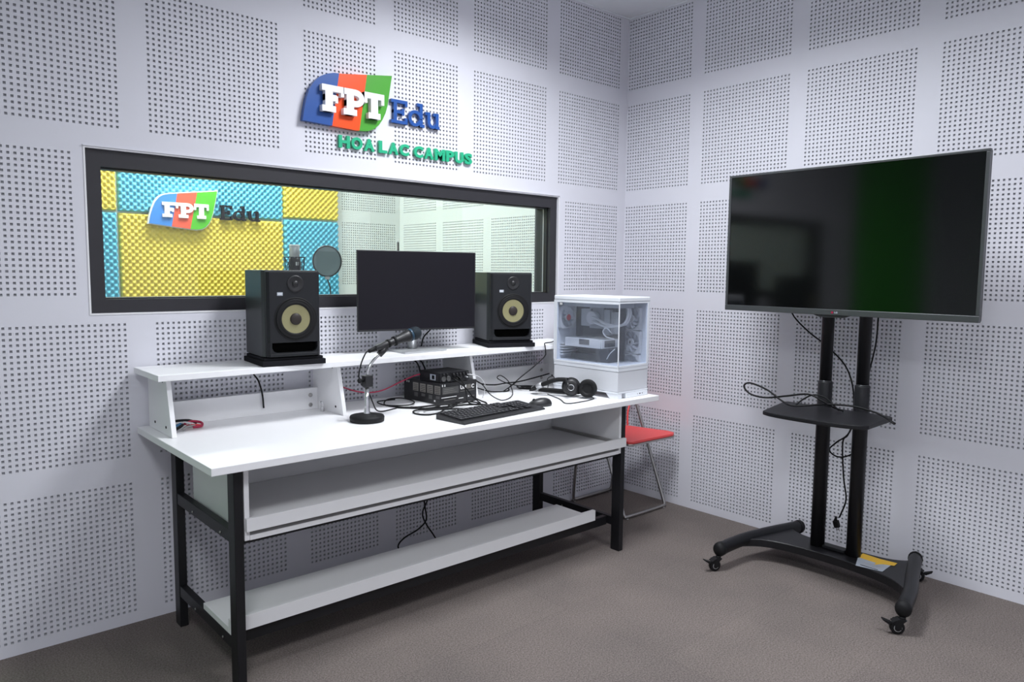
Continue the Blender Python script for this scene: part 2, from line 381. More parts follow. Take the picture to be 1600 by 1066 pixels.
# ---------------------------------------------------------------- egg-crate foam in the booth
def foam_panel(x0, x1, z0, z1, m, label):
    p = .0455; k = 7; b = MB(); bm = b.bm
    nx = max(2, int((x1-x0)/p*k)); nz = max(2, int((z1-z0)/p*k)); rows = []
    g = .004
    for j in range(nz+1):
        row = []
        for i in range(nx+1):
            x = x0+g+(x1-x0-2*g)*i/nx; z = z0+g+(z1-z0-2*g)*j/nz
            e = min(i, nx-i, j, nz-j)
            hgt = 0.022 + .012*cos(2*pi*x/p)*cos(2*pi*z/p) if e > 0 else .0
            row.append(bm.verts.new((x, BD-.002-hgt-(.008 if e > 0 else 0), z)))
        rows.append(row)
    for j in range(nz):
        for i in range(nx):
            f = bm.faces.new((rows[j][i], rows[j][i+1], rows[j+1][i+1], rows[j+1][i])); f.smooth = True
    o = b.build('foam_panel', m); tag(o, label, 'acoustic foam', None); return o
foam_panel(-3.36, -2.27, 1.75, 2.42, M['yfoam'], 'narrow yellow egg-crate foam panel at the top left corner of the window view')
foam_panel(-3.36, -2.27, .55, 1.748, M['cfoam'], 'narrow blue egg-crate foam panel low at the left edge of the window view')
foam_panel(-2.268, -1.106, 1.75, 2.42, M['cfoam'], 'wide blue egg-crate foam panel behind the top of the booth sign')
foam_panel(-2.268, -1.106, .55, 1.748, M['yfoam'], 'large yellow egg-crate foam panel below the booth sign')
foam_panel(-1.104, -.632, 1.77, 2.42, M['yfoam'], 'yellow egg-crate foam panel right of the booth lettering, top of its column')
foam_panel(-1.104, -.632, .55, 1.768, M['cfoam'], 'blue egg-crate foam panel behind the studio microphone and pop filter')

# ---------------------------------------------------------------- signs
def slab(ch, x, z, w, h, st, sf):
    """boxes (x0,x1,z0,z1) or polygons for slab-serif letters"""
    o = []; B = lambda a, b, c, d: o.append([(a, c), (b, c), (b, d), (a, d)])
    def arc(cx, cz, rx, rz, t, a0, a1, n=14, tz=None):
        tz = t if tz is None else tz
        A = [(cx+rx*cos(R(a0+(a1-a0)*k/n)), cz+rz*sin(R(a0+(a1-a0)*k/n))) for k in range(n+1)]
        I = [(cx+(rx-t)*cos(R(a0+(a1-a0)*k/n)), cz+(rz-tz)*sin(R(a0+(a1-a0)*k/n))) for k in range(n+1)]
        for k in range(n): o.append([A[k], A[k+1], I[k+1], I[k]])
    if ch == 'F':
        s0 = x+w*.14; B(s0, s0+st, z, z+h); B(x, x+w*.62, z, z+sf); B(x, x+w, z+h-sf, z+h); B(x+w-st*.42, x+w, z+h*.62, z+h); B(s0, x+w*.66, z+h*.42, z+h*.42+sf); B(x+w*.60, x+w*.72, z+h*.36, z+h*.62)
    if ch == 'P':
        s0 = x+w*.14; B(s0, s0+st, z, z+h); B(x, x+w*.62, z, z+sf); B(x, x+w*.6, z+h-sf, z+h); B(s0, x+w*.6, z+h*.34, z+h*.34+sf); arc(x+w*.58, z+h*.67, w*.40, h*.33, st*.72, -90, 90, tz=sf)
    if ch == 'T':
        c = x+w/2; B(c-st/2, c+st/2, z, z+h); B(c-w*.3, c+w*.3, z, z+sf); B(x, x+w, z+h-sf, z+h); B(x, x+st*.42, z+h*.58, z+h); B(x+w-st*.42, x+w, z+h*.58, z+h)
    if ch == 'E':
        s0 = x+w*.15; B(s0, s0+st, z, z+h); B(x, x+w, z, z+sf); B(x, x+w, z+h-sf, z+h); B(x+w-sf, x+w, z, z+h*.27); B(x+w-sf, x+w, z+h*.75, z+h); B(s0, x+w*.70, z+h*.5-sf/2, z+h*.5+sf/2); B(x+w*.66, x+w*.66+sf*.9, z+h*.37, z+h*.65)
    if ch == 'd':
        xh = h*.68; bw = w*.84; arc(x+bw/2, z+xh/2, bw/2, xh/2, st, 0, 360, 32, tz=sf); s0 = x+w*.70; B(s0, s0+st, z, z+h); B(s0-w*.15, s0+st, z+h-sf, z+h); B(s0, x+w, z, z+sf)
    if ch == 'u':
        r = h*.42; s1 = x+w*.12; s2 = x+w*.70; B(s1, s1+st, z+r, z+h); B(s2, s2+st, z, z+h); arc((s1+s2+st)/2, z+r, (s2+st-s1)/2, r, st, 180, 360, 20, tz=sf); B(x, s1+st, z+h-sf, z+h); B(s2-w*.14, s2+st, z+h-sf, z+h); B(s2, x+w, z, z+sf)
    return o
def letter(parent, name, ch, x, z, w, h, st, sf, y0, y1, m, label=None, bev=0):
    b = MB()
    for i, p in enumerate(slab(ch, x, z, w, h, st, sf)): b.prism(p, y0+i*.00013, y1-i*.00003, 'y')
    b.shift(parent.loc); o = b.build(name, m, parent.o); 
    if label: o['label'] = label
def leaf_sign(outline, cuts, mats, y0, y1, parent, names):
    """split the outline polygon by slanted lines into coloured bands"""
    import itertools
    def clip(poly, A, B, keep):
        out = []; n = len(poly)
        def sd(p): return (B[0]-A[0])*(p[1]-A[1])-(B[1]-A[1])*(p[0]-A[0])
        for i in range(n):
            p, q = poly[i], poly[(i+1) % n]; a, c = sd(p)*keep, sd(q)*keep
            if a >= 0: out.append(p)
            if a*c < 0: t = a/(a-c); out.append((p[0]+(q[0]-p[0])*t, p[1]+(q[1]-p[1])*t))
        return out
    c1, c2 = cuts
    polys = [clip(outline, c1[0], c1[1], 1), clip(clip(outline, c1[0], c1[1], -1), c2[0], c2[1], 1), clip(outline, c2[0], c2[1], -1)]
    for p, m, n in zip(polys, mats, names):
        b = MB(); b.prism(p, y0, y1, 'y'); b.shift(parent.loc); o = b.build('panel', m, parent.o); o['label'] = n
def smooth_poly(P, fixed, sub=5):
    return P
sgn = Thing('leaf_sign', 'blue, orange and green leaf-shaped wall sign reading FPT in raised white letters', 'sign', (-1.93, -.002, 2.0), world=True)
OUT = [(-2.150, 2.006), (-2.143, 2.05), (-2.132, 2.10), (-2.117, 2.142), (-2.096, 2.175), (-2.066, 2.203), (-2.035, 2.219), (-2.0, 2.228), (-1.96, 2.231), (-1.707, 2.267), (-1.719, 2.2), (-1.731, 2.13), (-1.742, 2.095), (-1.758, 2.063), (-1.778, 2.035), (-1.802, 2.015), (-1.832, 2.002), (-1.865, 1.998), (-1.9, 1.997)]
leaf_sign(OUT, [((-2.013, 2.0), (-1.976, 2.235)), ((-1.880, 1.99), (-1.838, 2.25))], [M['blue'], M['orange'], M['green']], -.03, -.004, sgn, ['blue left band of the sign', 'orange middle band of the sign', 'green right band of the sign'])
for ch, x, w in (('F', -2.072, .105), ('P', -1.970, .106), ('T', -1.866, .102)):
    letter(sgn, 'letter', ch, x, 2.054, w, .113, .036, .026, -.055, -.0301, M['white'], 'raised white letter '+ch)
t = Thing('lettering_sign', 'blue slab-serif raised letters spelling Edu beside the leaf-shaped sign', 'sign', (-1.565, -.002, 2.06), world=True)
for ch, x, z, w, h in (('E', -1.705, 2.060, .090, .108), ('d', -1.609, 2.060, .094, .110), ('u', -1.511, 2.062, .084, .074)):
    letter(t, 'letter', ch, x, z, w, h, .0175, .0145, -.020, -.002, M['blue'], 'blue letter '+ch)
t = Thing('lettering_sign', 'green capital letters reading HOA LAC CAMPUS on the wall above the window', 'sign', (-1.6, -.002, 1.915), world=True)
X0 = -1.973; words = [('HOA', -1.973, .182), ('LAC', -1.769, .166), ('CAMPUS', -1.576, .355)]
FW = {'H': 1.0, 'O': 1.05, 'A': 1.02, 'L': .85, 'C': 1.0, 'M': 1.15, 'P': .92, 'U': .98, 'S': .92}
for wd, x, wtot in words:
    tot = sum(FW[c] for c in wd) + .12*(len(wd)-1); k = wtot/tot; cx = x
    for ch in wd:
        bm = text_bm(ch, .07, .013, bold=.0034, width=FW[ch]*k*.99, height=.055)
        b = MB(); b.merge(bm, None, face_mx((cx, -.0095, 1.915), (1, 0, 0), (0, 0, 1))); b.shift(t.loc); o = b.build('letter', M['teal'], t.o); o['label'] = 'green capital letter '+ch
        cx += (FW[ch]+.12)*k
# sign inside the booth
sg = Thing('leaf_sign', 'leaf-shaped FPT sign on coloured foam seen through the window', 'sign', (-1.87, BD-.04, 1.7), world=True)
O2 = [(-2.089, 1.680), (-2.078, 1.735), (-2.063, 1.785), (-2.044, 1.83), (-2.02, 1.86), (-1.995, 1.876), (-1.96, 1.886), (-1.626, 1.929), (-1.642, 1.85), (-1.660, 1.77), (-1.674, 1.728), (-1.69, 1.698), (-1.712, 1.672), (-1.74, 1.656), (-1.775, 1.650), (-1.82, 1.653)]
cx = sum(p[0] for p in O2)/len(O2); cz = sum(p[1] for p in O2)/len(O2)
b = MB(); b.prism([(cx+(p[0]-cx)*1.035, cz+(p[1]-cz)*1.05) for p in O2], BD-.07, BD-.045, 'y'); sg.part('backing_board', b, M['white'], 'white border of the booth sign')
leaf_sign(O2, [((-1.945, 1.655), (-1.900, 1.90)), ((-1.820, 1.645), (-1.765, 1.915))], [M['bblue'], M['bred'], M['bgreen']], BD-.078, BD-.0705, sg, ['blue band', 'red band', 'green band'])
for ch, x, w in (('F', -2.005, .105), ('P', -1.897, .103), ('T', -1.793, .102)):
    letter(sg, 'letter', ch, x, 1.727, w, .103, .034, .022, BD-.088, BD-.0785, M['white'], 'white letter '+ch)
t = Thing('lettering_sign', 'black Edu lettering on the blue and yellow foam behind the window', 'sign', (-1.45, BD-.04, 1.73), world=True)
for ch, x, w, h in (('E', -1.603, .088, .104), ('d', -1.505, .094, .106), ('u', -1.402, .096, .074)):
    letter(t, 'letter', ch, x, 1.730, w, h, .017, .012, BD-.07, BD-.045, M['ink'])
# ---------------------------------------------------------------- desk
DX0, DX1, DY0, DY1, DZ = -2.836, -.650, -.795, -.012, .770
dk = Thing('studio_desk', 'white two-level studio desk on a black steel frame against the window wall', 'desk', (-1.75, -.4, 0), world=True)
D, DS, K = M['desk'], M['deskside'], M['black']
b = MB(); b.box(DX0, DX1, DY0, DY1, DZ-.025, DZ, bev=.0015); dk.part('desktop', b, D)
for x in (-2.745, -.85):
    for y0, y1 in ((-.728, -.674), (-.155, -.101)):
        b = MB(); b.box(x, x+.030, y0, y1, 0, DZ-.0255, bev=.002); dk.part('leg', b, K, 'black square steel leg')
for x in (-2.745, -.85):
    for z0, z1 in ((.485, .527), (.122, .164)):
        b = MB(); b.box(x+.002, x+.028, -.673, -.156, z0, z1, bev=.002); r = dk.part('side_rail', b, K)
        for y in (-.60, -.33):
            c = MB(); c.ring([(.0045, 0), (.0045, .003), (.0025, .004)], 'x', n=12); c.xf(Matrix.Scale(-1, 4, (1, 0, 0))); c.xf(Matrix.Translation((x+.0015, y, z0+.014))); c.shift(dk.loc); c.build('bolt', M['steel'], r)
b = MB(); b.box(-2.7145, -.8505, -.706, -.676, .480, .4945); dk.part('cross_rail', b, K)
b = MB(); b.box(-2.7145, -.8505, -.645, -.620, .118, .1605); dk.part('cross_rail', b, K)
for x in (-2.712, -.868):
    b = MB(); b.box(x, x+.0165, -.728, -.245, .496, DZ-.0255, bev=.001); dk.part('side_panel', b, DS)
b = MB(); b.box(-2.695, -.8685, -.262, -.2455, .496, DZ-.0255); dk.part('back_panel', b, DS)
b = MB(); b.box(-2.695, -.8685, -.728, -.2625, .4955, .512); dk.part('bottom_board', b, DS)
kt = MB(); kt.box(-2.680, -.884, -.7295, -.275, .534, .548); kt.box(-2.712, -.833, -.746, -.730, .530, .573, bev=.001)
kt = dk.part('keyboard_tray', kt, DS)
for x in (-2.694, -.8835):
    b = MB(); b.box(x, x+.013, -.70, -.28, .549, .562); b.shift(dk.loc); b.build('slide_rail', M['steel'], kt)
b = MB(); b.box(-2.742, -.968, -.645, -.408, .1645, .186, bev=.001); b.box(-2.742, -.955, -.664, -.6455, .1645, .216, bev=.001); dk.part('footshelf', b, DS)
# riser
SZ = 1.000
b = MB(); b.box(-2.842, -.668, -.315, -.016, SZ-.022, SZ, bev=.0015); dk.part('riser_shelf', b, D)
for x in (-2.797, -2.121, -1.415, -.715):
    b = MB(); b.prism([(-.030, DZ+.0005), (-.30, DZ+.0005), (-.245, SZ-.0225), (-.030, SZ-.0225)], x, x+.017, 'x', bev=.0008, seg=1); pn = dk.part('riser_panel', b, D)
    for y, z in ((-.235, .800), (-.105, .800), (-.21, .965), (-.09, .965)):
        c = MB(); c.ring([(.0052, 0), (.0052, .0012), (.002, .0012)], 'x', n=12); c.xf(Matrix.Scale(-1, 4, (1, 0, 0))); c.xf(Matrix.Translation((x-.0002, y, z))); c.shift(dk.loc); c.build('cam_lock', M['ink'], pn)
for x0, x1 in ((-2.7795, -2.1215), (-1.3975, -.7155)):
    b = MB(); b.box(x0, x1, -.075, -.060, DZ+.0005, .862); bd = dk.part('back_board', b, D)
    for x in ([x1-.035] if x0 < -2 else [x1-.055]):
        for z in (.789, .832):
            c = MB(); c.ring([(.009, 0), (.009, .002), (.005, .003)], 'y', n=16); c.xf(Matrix.Scale(-1, 4, (0, 1, 0))); c.xf(Matrix.Translation((x, -.0752, z))); c.shift(dk.loc); c.build('cam_lock', M['steel'], bd)
b = MB(); b.ring([(.0075, .7703), (.0075, .785), (.006, .790)], 'z', (-2.142, -.155, 0), 12); b.box(-2.1475, -2.1365, -.1605, -.1495, .790, .812, bev=.002)
dk.part('corner_bracket', b, M['clear'], 'small clear plastic bracket at the foot of the riser panel')

# ---------------------------------------------------------------- monitor speakers
def speaker(loc, rz, label, padlabel, w=.228, d=.27, pad=(.25, .26, .032)):
    p = Thing('isolation_pad', padlabel, 'speaker pad', loc, rz, 'foam pads under the speakers')
    b = MB(); b.box(-pad[0]/2, pad[0]/2, -pad[1]/2-.004, pad[1]/2-.01, .0004, pad[2]*.66, bev=.002); p.part('base_slab', b, M['foam'])
    b = MB(); b.box(-pad[0]/2+.008, pad[0]/2-.008, -pad[1]/2+.006, pad[1]/2-.02, pad[2]*.66+.0002, pad[2], bev=.002); p.part('top_slab', b, M['foam'])
    t = Thing('studio_speaker', label, 'speaker', (loc[0], loc[1], loc[2]+pad[2]+.0004), rz, 'pair of studio speakers on the desk riser')
    h = .338; y0 = -d/2+.004
    # cabinet with front cut-outs
    b = MB(); b.prism([(-w/2, y0+.040), (-w/2+.008, y0+.0215), (w/2-.008, y0+.0215), (w/2, y0+.040), (w/2, d/2-.016), (-w/2, d/2-.016)], .002, h, 'z', bev=.003)
    t.part('cabinet', b, M['spkside'])
    # baffle: plate with port slot recess
    b = MB(); x = w/2-.009; yb = y0-.001; s0, s1 = .016, .056; yr = y0+.0212
    def bar(x0, x1, z0, z1, y=yb): b.box(x0, x1, y, yr, z0, z1)
    b.prism([(-x, yr), (-x, yb+.010), (-x+.010, yb), (x-.010, yb), (x, yb+.010), (x, yr)], s1+.002, h-.006, 'z', bev=.0015)
    b.prism([(-x, yr), (-x, yb+.010), (-x+.010, yb-.002), (x-.010, yb-.002), (x, yb+.010), (x, yr)], .004, s0, 'z', bev=.0015)
    b.prism([(-x, yr), (-x, yb+.010), (-x+.010, yb), (-x+.017, yb), (-x+.017, yr)], s0, s1+.002, 'z'); b.prism([(x, yr), (x, yb+.010), (x-.010, yb), (x-.013, yb), (x-.013, yr)], s0, s1+.002, 'z')
    bf = t.part('baffle', b, M['spk'])
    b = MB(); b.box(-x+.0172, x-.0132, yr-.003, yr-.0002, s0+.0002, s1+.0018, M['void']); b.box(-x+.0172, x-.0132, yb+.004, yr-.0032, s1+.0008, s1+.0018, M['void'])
    b.prism([(-x+.0172, s0+.0002), (x-.0132, s0+.0002), (x-.0132, s0+.022), (x-.019, s0+.009), (x-.031, s0+.003), (-x+.038, s0+.003), (-x+.024, s0+.009), (-x+.0172, s0+.022)], yb-.0005, yr-.004, 'y', M['spk'])
    t.part('bass_port', b)
    cx, cz = .006, .149
    b = MB(); b.ring([(.0775, yb-.0005), (.0775, yb-.003), (.074, yb-.0045), (.070, yb-.003), (.066, yb-.0045), (.061, yb-.0055), (.0565, yb-.003), (.055, yb-.0012)], 'y', (cx, 0, cz), 40, cap0=False, cap1=False)
    b.ring([(.085, yb-.0002), (.0845, yb-.0012), (.079, yb-.0012), (.0775, yb-.0004)], 'y', (cx, 0, cz), 40, m=None, cap0=False, cap1=False)
    wf = t.part('woofer', b, M['rubber'])
    b = MB(); b.ring([(.0560, yb-.0020), (.045, yb-.0012), (.035, yb-.0006), (.0225, yb-.0003)], 'y', (cx, 0, cz), 40, m=None, cap0=False, cap1=False); b.build('cone', M['kevlar'], wf)
    b = MB(); b.ball((cx, yb-.0005, cz), .023, .009, .023); b.build('dust_cap', M['capm'], wf)
    tx, tz = .006, .286
    b = MB(); b.ring([(.033, yb-.0002), (.032, yb-.003), (.028, yb-.0035), (.020, yb-.0012), (.0125, yb-.0008)], 'y', (tx, 0, tz), 32, cap0=False, cap1=False); b.ball((tx, yb-.001, tz), .0125, .007, .0125); t.part('tweeter', b, M['blackp'])
    b = MB(); b.box(-.066, -.044, yb-.0012, yb-.0001, .240, .253, bev=.0004); bd = t.part('badge', b, M['paper'])
    bm = text_bm('KRK', .01, .0006, bold=.0003, width=.017, height=.006); b = MB(); b.merge(bm, None, face_mx((-.0635, yb-.0015, .2435), (1, 0, 0), (0, 0, 1))); b.build('lettering', M['white'], bd)
speaker((-2.326, -.190, SZ), R(-6), 'left black studio speaker with yellow cone, in front of the yellow and blue foam', 'black foam pad under the left speaker')
speaker((-1.135, -.166, SZ), R(-21), 'right black studio speaker with yellow cone, turned between monitor and white computer', 'black foam pad under the right speaker', w=.236, d=.265)

# ---------------------------------------------------------------- monitor
a = math.atan2(-.111, .575)
mo = Thing('computer_monitor', 'black flat computer monitor switched off, on the riser between the two speakers', 'monitor', (-1.6625, -.1815, SZ), 0)
rm = Matrix.Translation((0, 0, 0)) @ Matrix.Rotation(a, 4, 'Z')
b = MB(); b.box(-.294, .294, 0, .012, .100, .463, bev=.002); b.box(-.22, .22, .0125, .034, .14, .40, bev=.008); b.xf(rm); mo.part('housing', b, M['blackp'])
b = MB(); b.box(-.289, .289, -.0012, -.0002, .108, .459); b.xf(rm); mo.part('screen', b, M['monscreen'])
b = MB(); b.box(-.290, .290, -.0022, -.0002, .1005, .1075, bev=.0005); b.xf(rm); mo.part('chin', b, M['blackp'])
b = MB(); b.prism([(-.115, -.058), (.125, -.048), (.118, .11), (-.105, .10)], .0005, .008, 'z', bev=.002); mo.part('stand_base', b, M['silver'], 'silver flat stand base')
b = MB(); b.ring([(.0225, .0085), (.0215, .10), (.0215, .21)], 'z', (.010, .072, 0), 24); b.box(-.007, .027, .034, .072, .17, .215, bev=.003); mo.part('stand_neck', b, M['silver'], 'silver round stand neck')

# ---------------------------------------------------------------- microphone on table stand
sx, sy = -2.100, -.455
ms = Thing('microphone_stand', 'chrome table microphone stand with round black base on the desk', 'microphone stand', (sx, sy, DZ))
b = MB(); b.ring([(.060, .0004), (.068, .002), (.069, .018), (.066, .024), (.012, .030)], 'z', n=48); ms.part('base', b, M['rubber'])
b = MB(); b.ring([(.0145, .028), (.0125, .034), (.0105, .06), (.0095, .155)], 'z', n=20); ms.part('pole', b, M['chrome'])
b = MB(); b.box(-.014, .020, -.016, .016, .140, .185, bev=.002); cl = ms.part('clamp', b, M['blackp'])
b = MB(); b.ring([(.005, 0), (.005, .012), (.009, .013), (.010, .022), (.007, .024)], 'x', n=14); b.xf(Matrix.Scale(-1, 4, (1, 0, 0))); b.xf(Matrix.Translation((-.0143, 0, .166))); b.build('knob', M['rubber'], cl)
b = MB(); b.tube([(.003, 0, .186), (.006, 0, .205), (.018, 0, .228), (.038, 0, .250), (.062, 0, .268)], .0058, sub=5, n=12); ms.part('gooseneck', b, M['chrome'])
b = MB(); b.tube([(.058, 0, .2655), (.092, 0, .292)], [.0135, .0125], n=16); b.tube([(.080, 0, .284), (.100, 0, .305)], [.010, .011], n=12)
b.box(.088, .112, -.011, .011, .298, .308, bev=.002); ms.part('holder', b, M['blackp'])
# microphone lies in the holder
mc = Thing('microphone', 'black handheld microphone with blue-grey grille, held in the chrome table stand', 'microphone', (sx, sy, DZ))
A = Vector((.012, 0, .282)); B = Vector((.298, -.003, .364)); dv = (B-A).normalized()
P = lambda s: A + dv*s
b = MB(); b.tube([P(.030), P(.034), P(.10), P(.150), P(.168), P(.186), P(.196)], [.010, .0122, .0148, .0185, .0215, .0245, .0248], n=24); mc.part('body', b, M['blackp'])
b = MB(); b.tube([P(.1965), P(.198), P(.206), P(.2065)], [.0250, .0268, .0268, .0250], n=24); mc.part('collar', b, M['ringblue'], 'blue-grey ring')
b = MB(); b.tube([P(.207), P(.210), P(.222), P(.238), P(.246), P(.251), P(.2525)], [.0245, .0265, .0278, .0262, .020, .010, .002], n=24); mc.part('grille', b, M['grille'], 'dark blue-grey mesh grille')
b = MB(); b.tube([P(-.004), P(.0), P(.029)], [.0055, .0085, .0092], n=16); mc.part('connector', b, M['rubber'])
b = MB(); b.tube([P(.088), P(.096)], [.0172, .0175], n=20); b.tube([P(.118), P(.126)], [.0200, .0203], n=20); ms2 = b.build('clip_band', M['rubber'], mc.o)

def cable(name, label, pts, r=.003, m=None, cat='cable', group=None, sub=6, extra=None):
    b = MB(); b.tube(pts, r, sub=sub, n=8); o = b.build(name, m or M['cable']); tag(o, label, cat, group); return o
DC = DZ+.0036
cable('microphone_cable', 'black cable hanging from the handheld microphone and trailing behind the stand to the coils', [(sx+.011, sy, 1.055), (sx-.006, sy, 1.042), (sx-.024, sy+.004, 1.0), (sx-.032, sy+.006, .955), (sx-.022, sy+.01, .935), (sx-.01, sy+.024, .915), (sx+.02, sy+.03, .89), (-2.04, -.40, .83), (-2.0, -.36, .79), (-1.95, -.33, DC), (-1.86, -.30, DC)], .0028)

# coiled cables on the desk in front of the box
cable('coiled_cable', 'black cable looped on the desk left of the box', [(-1.86, -.292, DC), (-1.77, -.385, DC), (-1.70, -.395, DC+.004), (-1.70, -.37, DC+.006), (-1.78, -.335, DC), (-1.85, -.27, DC), (-1.86, -.20, DC), (-1.80, -.11, DC), (-1.75, -.08, DC), (-1.715, -.12, DC+.004), (-1.73, -.24, DC+.006), (-1.80, -.30, DC+.006), (-1.88, -.24, DC+.006), (-1.86, -.14, DC+.006), (-1.78, -.16, DC+.01)], .003)
cable('coiled_cable', 'thick black cable looped in several turns in front of the box', [(-1.49, -.352, .795), (-1.47, -.40, .778), (-1.475, -.45, DC), (-1.56, -.525, DC), (-1.70, -.46, DC), (-1.83, -.415, DC+.004), (-1.87, -.45, DC), (-1.85, -.51, DC), (-1.78, -.505, DC), (-1.69, -.44, DC+.006), (-1.62, -.38, DC+.004), (-1.60, -.405, DC+.01), (-1.70, -.47, DC+.012), (-1.79, -.475, DC+.01), (-1.81, -.44, DC+.008), (-1.72, -.405, DC), (-1.58, -.42, DC), (-1.50, -.48, DC), (-1.54, -.54, DC)], .0034)
cable('coiled_cable', 'black cable curling from the audio interface down the box front', [(-1.575, -.352, .895), (-1.57, -.372, .890), (-1.56, -.39, .86), (-1.55, -.395, .82), (-1.56, -.42, .785), (-1.55, -.455, DC+.004), (-1.52, -.45, DC+.006), (-1.53, -.41, DC+.006), (-1.62, -.44, DC+.02), (-1.72, -.50, DC+.012), (-1.84, -.47, DC+.014), (-1.80, -.41, DC+.014), (-1.64, -.46, DC+.018), (-1.50, -.40, DC+.01)], .003)
cable('audio_cable', 'black cable dropping from the front of the audio interface', [(-1.60, -.350, .89), (-1.60, -.38, .885), (-1.565, -.405, .85), (-1.52, -.41, .80), (-1.50, -.435, .776), (-1.53, -.465, DC+.01)], .003)
cable('audio_cable', 'pale grey cable plugged into the front right of the audio interface', [(-1.505, -.346, .898), (-1.49, -.365, .896), (-1.445, -.365, .88), (-1.41, -.36, .84), (-1.405, -.345, .80), (-1.40, -.33, .775)], .0022, M['clear'])
cable('audio_cable', 'thin black cable sagging across the desk from interface towards the white computer', [(-1.46, -.36, .865), (-1.44, -.38, .845), (-1.41, -.40, .80), (-1.37, -.43, DC), (-1.30, -.41, DC), (-1.20, -.32, DC), (-1.14, -.24, .79), (-1.13, -.20, .82), (-1.16, -.18, .845), (-1.19, -.19, .835), (-1.15, -.21, .81), (-1.08, -.22, .79), (-1.0, -.28, DC), (-.98, -.33, DC)], .0024)
cable('power_cable', 'black power cable crossing behind the riser panel to the white computer', [(-1.395, -.15, .84), (-1.33, -.15, .845), (-1.27, -.16, .81), (-1.20, -.18, .80), (-1.12, -.17, .80), (-1.02, -.17, .80), (-.90, -.18, .815), (-.83, -.20, .83)], .0034)
cable('power_cable', 'lower black power cable kinked behind the riser panel', [(-1.395, -.17, .825), (-1.33, -.19, .80), (-1.25, -.215, .775), (-1.17, -.25, .775), (-1.15, -.23, .785), (-1.10, -.20, .79), (-1.04, -.17, .80)], .003)
cable('speaker_cable', 'black cable hanging over the riser edge beside the right speaker', [(-.86, -.26, 1.012), (-.92, -.30, 1.012), (-.985, -.322, 1.012), (-.99, -.328, 1.0), (-.985, -.328, .97), (-.99, -.326, .945), (-1.06, -.318, .895), (-1.12, -.29, .845), (-1.16, -.26, .80), (-1.20, -.25, .776)], .0028)
cable('crimson_cable', 'crimson cable sagging behind the chrome stand to the audio interface', [(-2.095, -.10, .895), (-2.0, -.14, .848), (-1.93, -.17, .832), (-1.86, -.185, .838), (-1.77, -.19, .868), (-1.70, -.20, .892), (-1.673, -.205, .897)], .003, M['redcable'])
cable('crimson_cable', 'short crimson cable seen under the riser right of its inner panel', [(-1.39, -.12, .905), (-1.37, -.12, .93), (-1.35, -.12, .955), (-1.34, -.12, .974)], .006, M['redcable'])
cable('monitor_cable', 'left of two black cables dropping from the riser to the audio interface', [(-1.700, -.010, .995), (-1.690, -.055, .965), (-1.668, -.15, .955), (-1.662, -.178, .93), (-1.655, -.180, .903)], .0036)
cable('monitor_cable', 'right of two black cables dropping from the riser to the audio interface', [(-1.665, -.010, .995), (-1.660, -.055, .965), (-1.640, -.15, .955), (-1.632, -.176, .93), (-1.622, -.178, .903)], .0036)
cable('monitor_cable', 'black cable curving behind the monitor neck', [(-1.47, -.03, 1.13), (-1.492, -.035, 1.09), (-1.535, -.035, 1.05), (-1.548, -.035, 1.006)], .0036)
cable('speaker_cable', 'black cable hanging under the left end of the riser', [(-2.40, -.010, .99), (-2.398, -.05, .945), (-2.39, -.085, .915), (-2.375, -.085, .86), (-2.37, -.085, .80)], .0034)
cable('power_cable', 'black cable crossing in front of the perforated wall under the desk, falling left', [(-1.64, -.12, .44), (-1.60, -.12, .30), (-1.585, -.12, .22), (-1.58, -.12, .16), (-1.62, -.11, .12), (-1.70, -.11, .095), (-1.735, -.11, .06), (-1.70, -.11, .004)], .0036)
cable('power_cable', 'black cable crossing in front of the perforated wall under the desk, falling right', [(-1.55, -.12, .44), (-1.565, -.12, .28), (-1.60, -.12, .205), (-1.585, -.12, .15), (-1.53, -.115, .07), (-1.49, -.115, .004)], .0036)

# ---------------------------------------------------------------- box and interface
bx = Thing('cardboard_box', 'black printed cardboard box lying on the desk under the audio interface', 'box', (-1.563, -.212, DZ), R(4.5))
b = MB(); b.box(-.113, .113, -.130, .130, .0005, .098, bev=.001); bx.part('carton', b, M['carton'])
b = MB(); yf = -.1306
for bm, x, z in ((text_bm('UM', .03, .0006, bold=.0012, width=.038, height=.019), .010, .060), (text_bm('C', .03, .0006, bold=.0012, width=.017, height=.019), .080, .060)):
    b.merge(bm, M['wprint'], face_mx((x, yf, z), (1, 0, 0), (0, 0, 1)))
for k in range(4): b.box(.052, .076, yf-.0003, yf+.0003, .0605+k*.005, .0635+k*.005, M['print_'])
b.box(.010, .098, yf-.0003, yf+.0003, .050, .0515, M['print_']); b.box(-.098, .0, yf-.0003, yf+.0003, .046, .078, M['darkprint'])
for k in range(3): b.box(-.094+.004*k, -.012-.01*k, yf-.0006, yf-.0003, .052+k*.008, .0535+k*.008, M['print_'])
b.box(-.104, -.012, yf-.0003, yf+.0003, .030, .0335, M['wprint']); b.box(-.088, -.020, yf-.0003, yf+.0003, .018, .0205, M['print_']); b.box(.0, .03, yf-.0003, yf+.0003, .018, .0215, M['wprint']); b.ring([(.004, yf-.0003), (.004, yf+.0003)], 'y', (.062, 0, .024), 12, M['wprint']); b.box(.070, .100, yf-.0003, yf+.0003, .0225, .0245, M['print_'])
for x in (-.100, -.086): b.box(x, x+.005, yf-.0003, yf+.0003, .082, .092, M['wprint'])
bx.part('front_print', b)
xf = -.1136
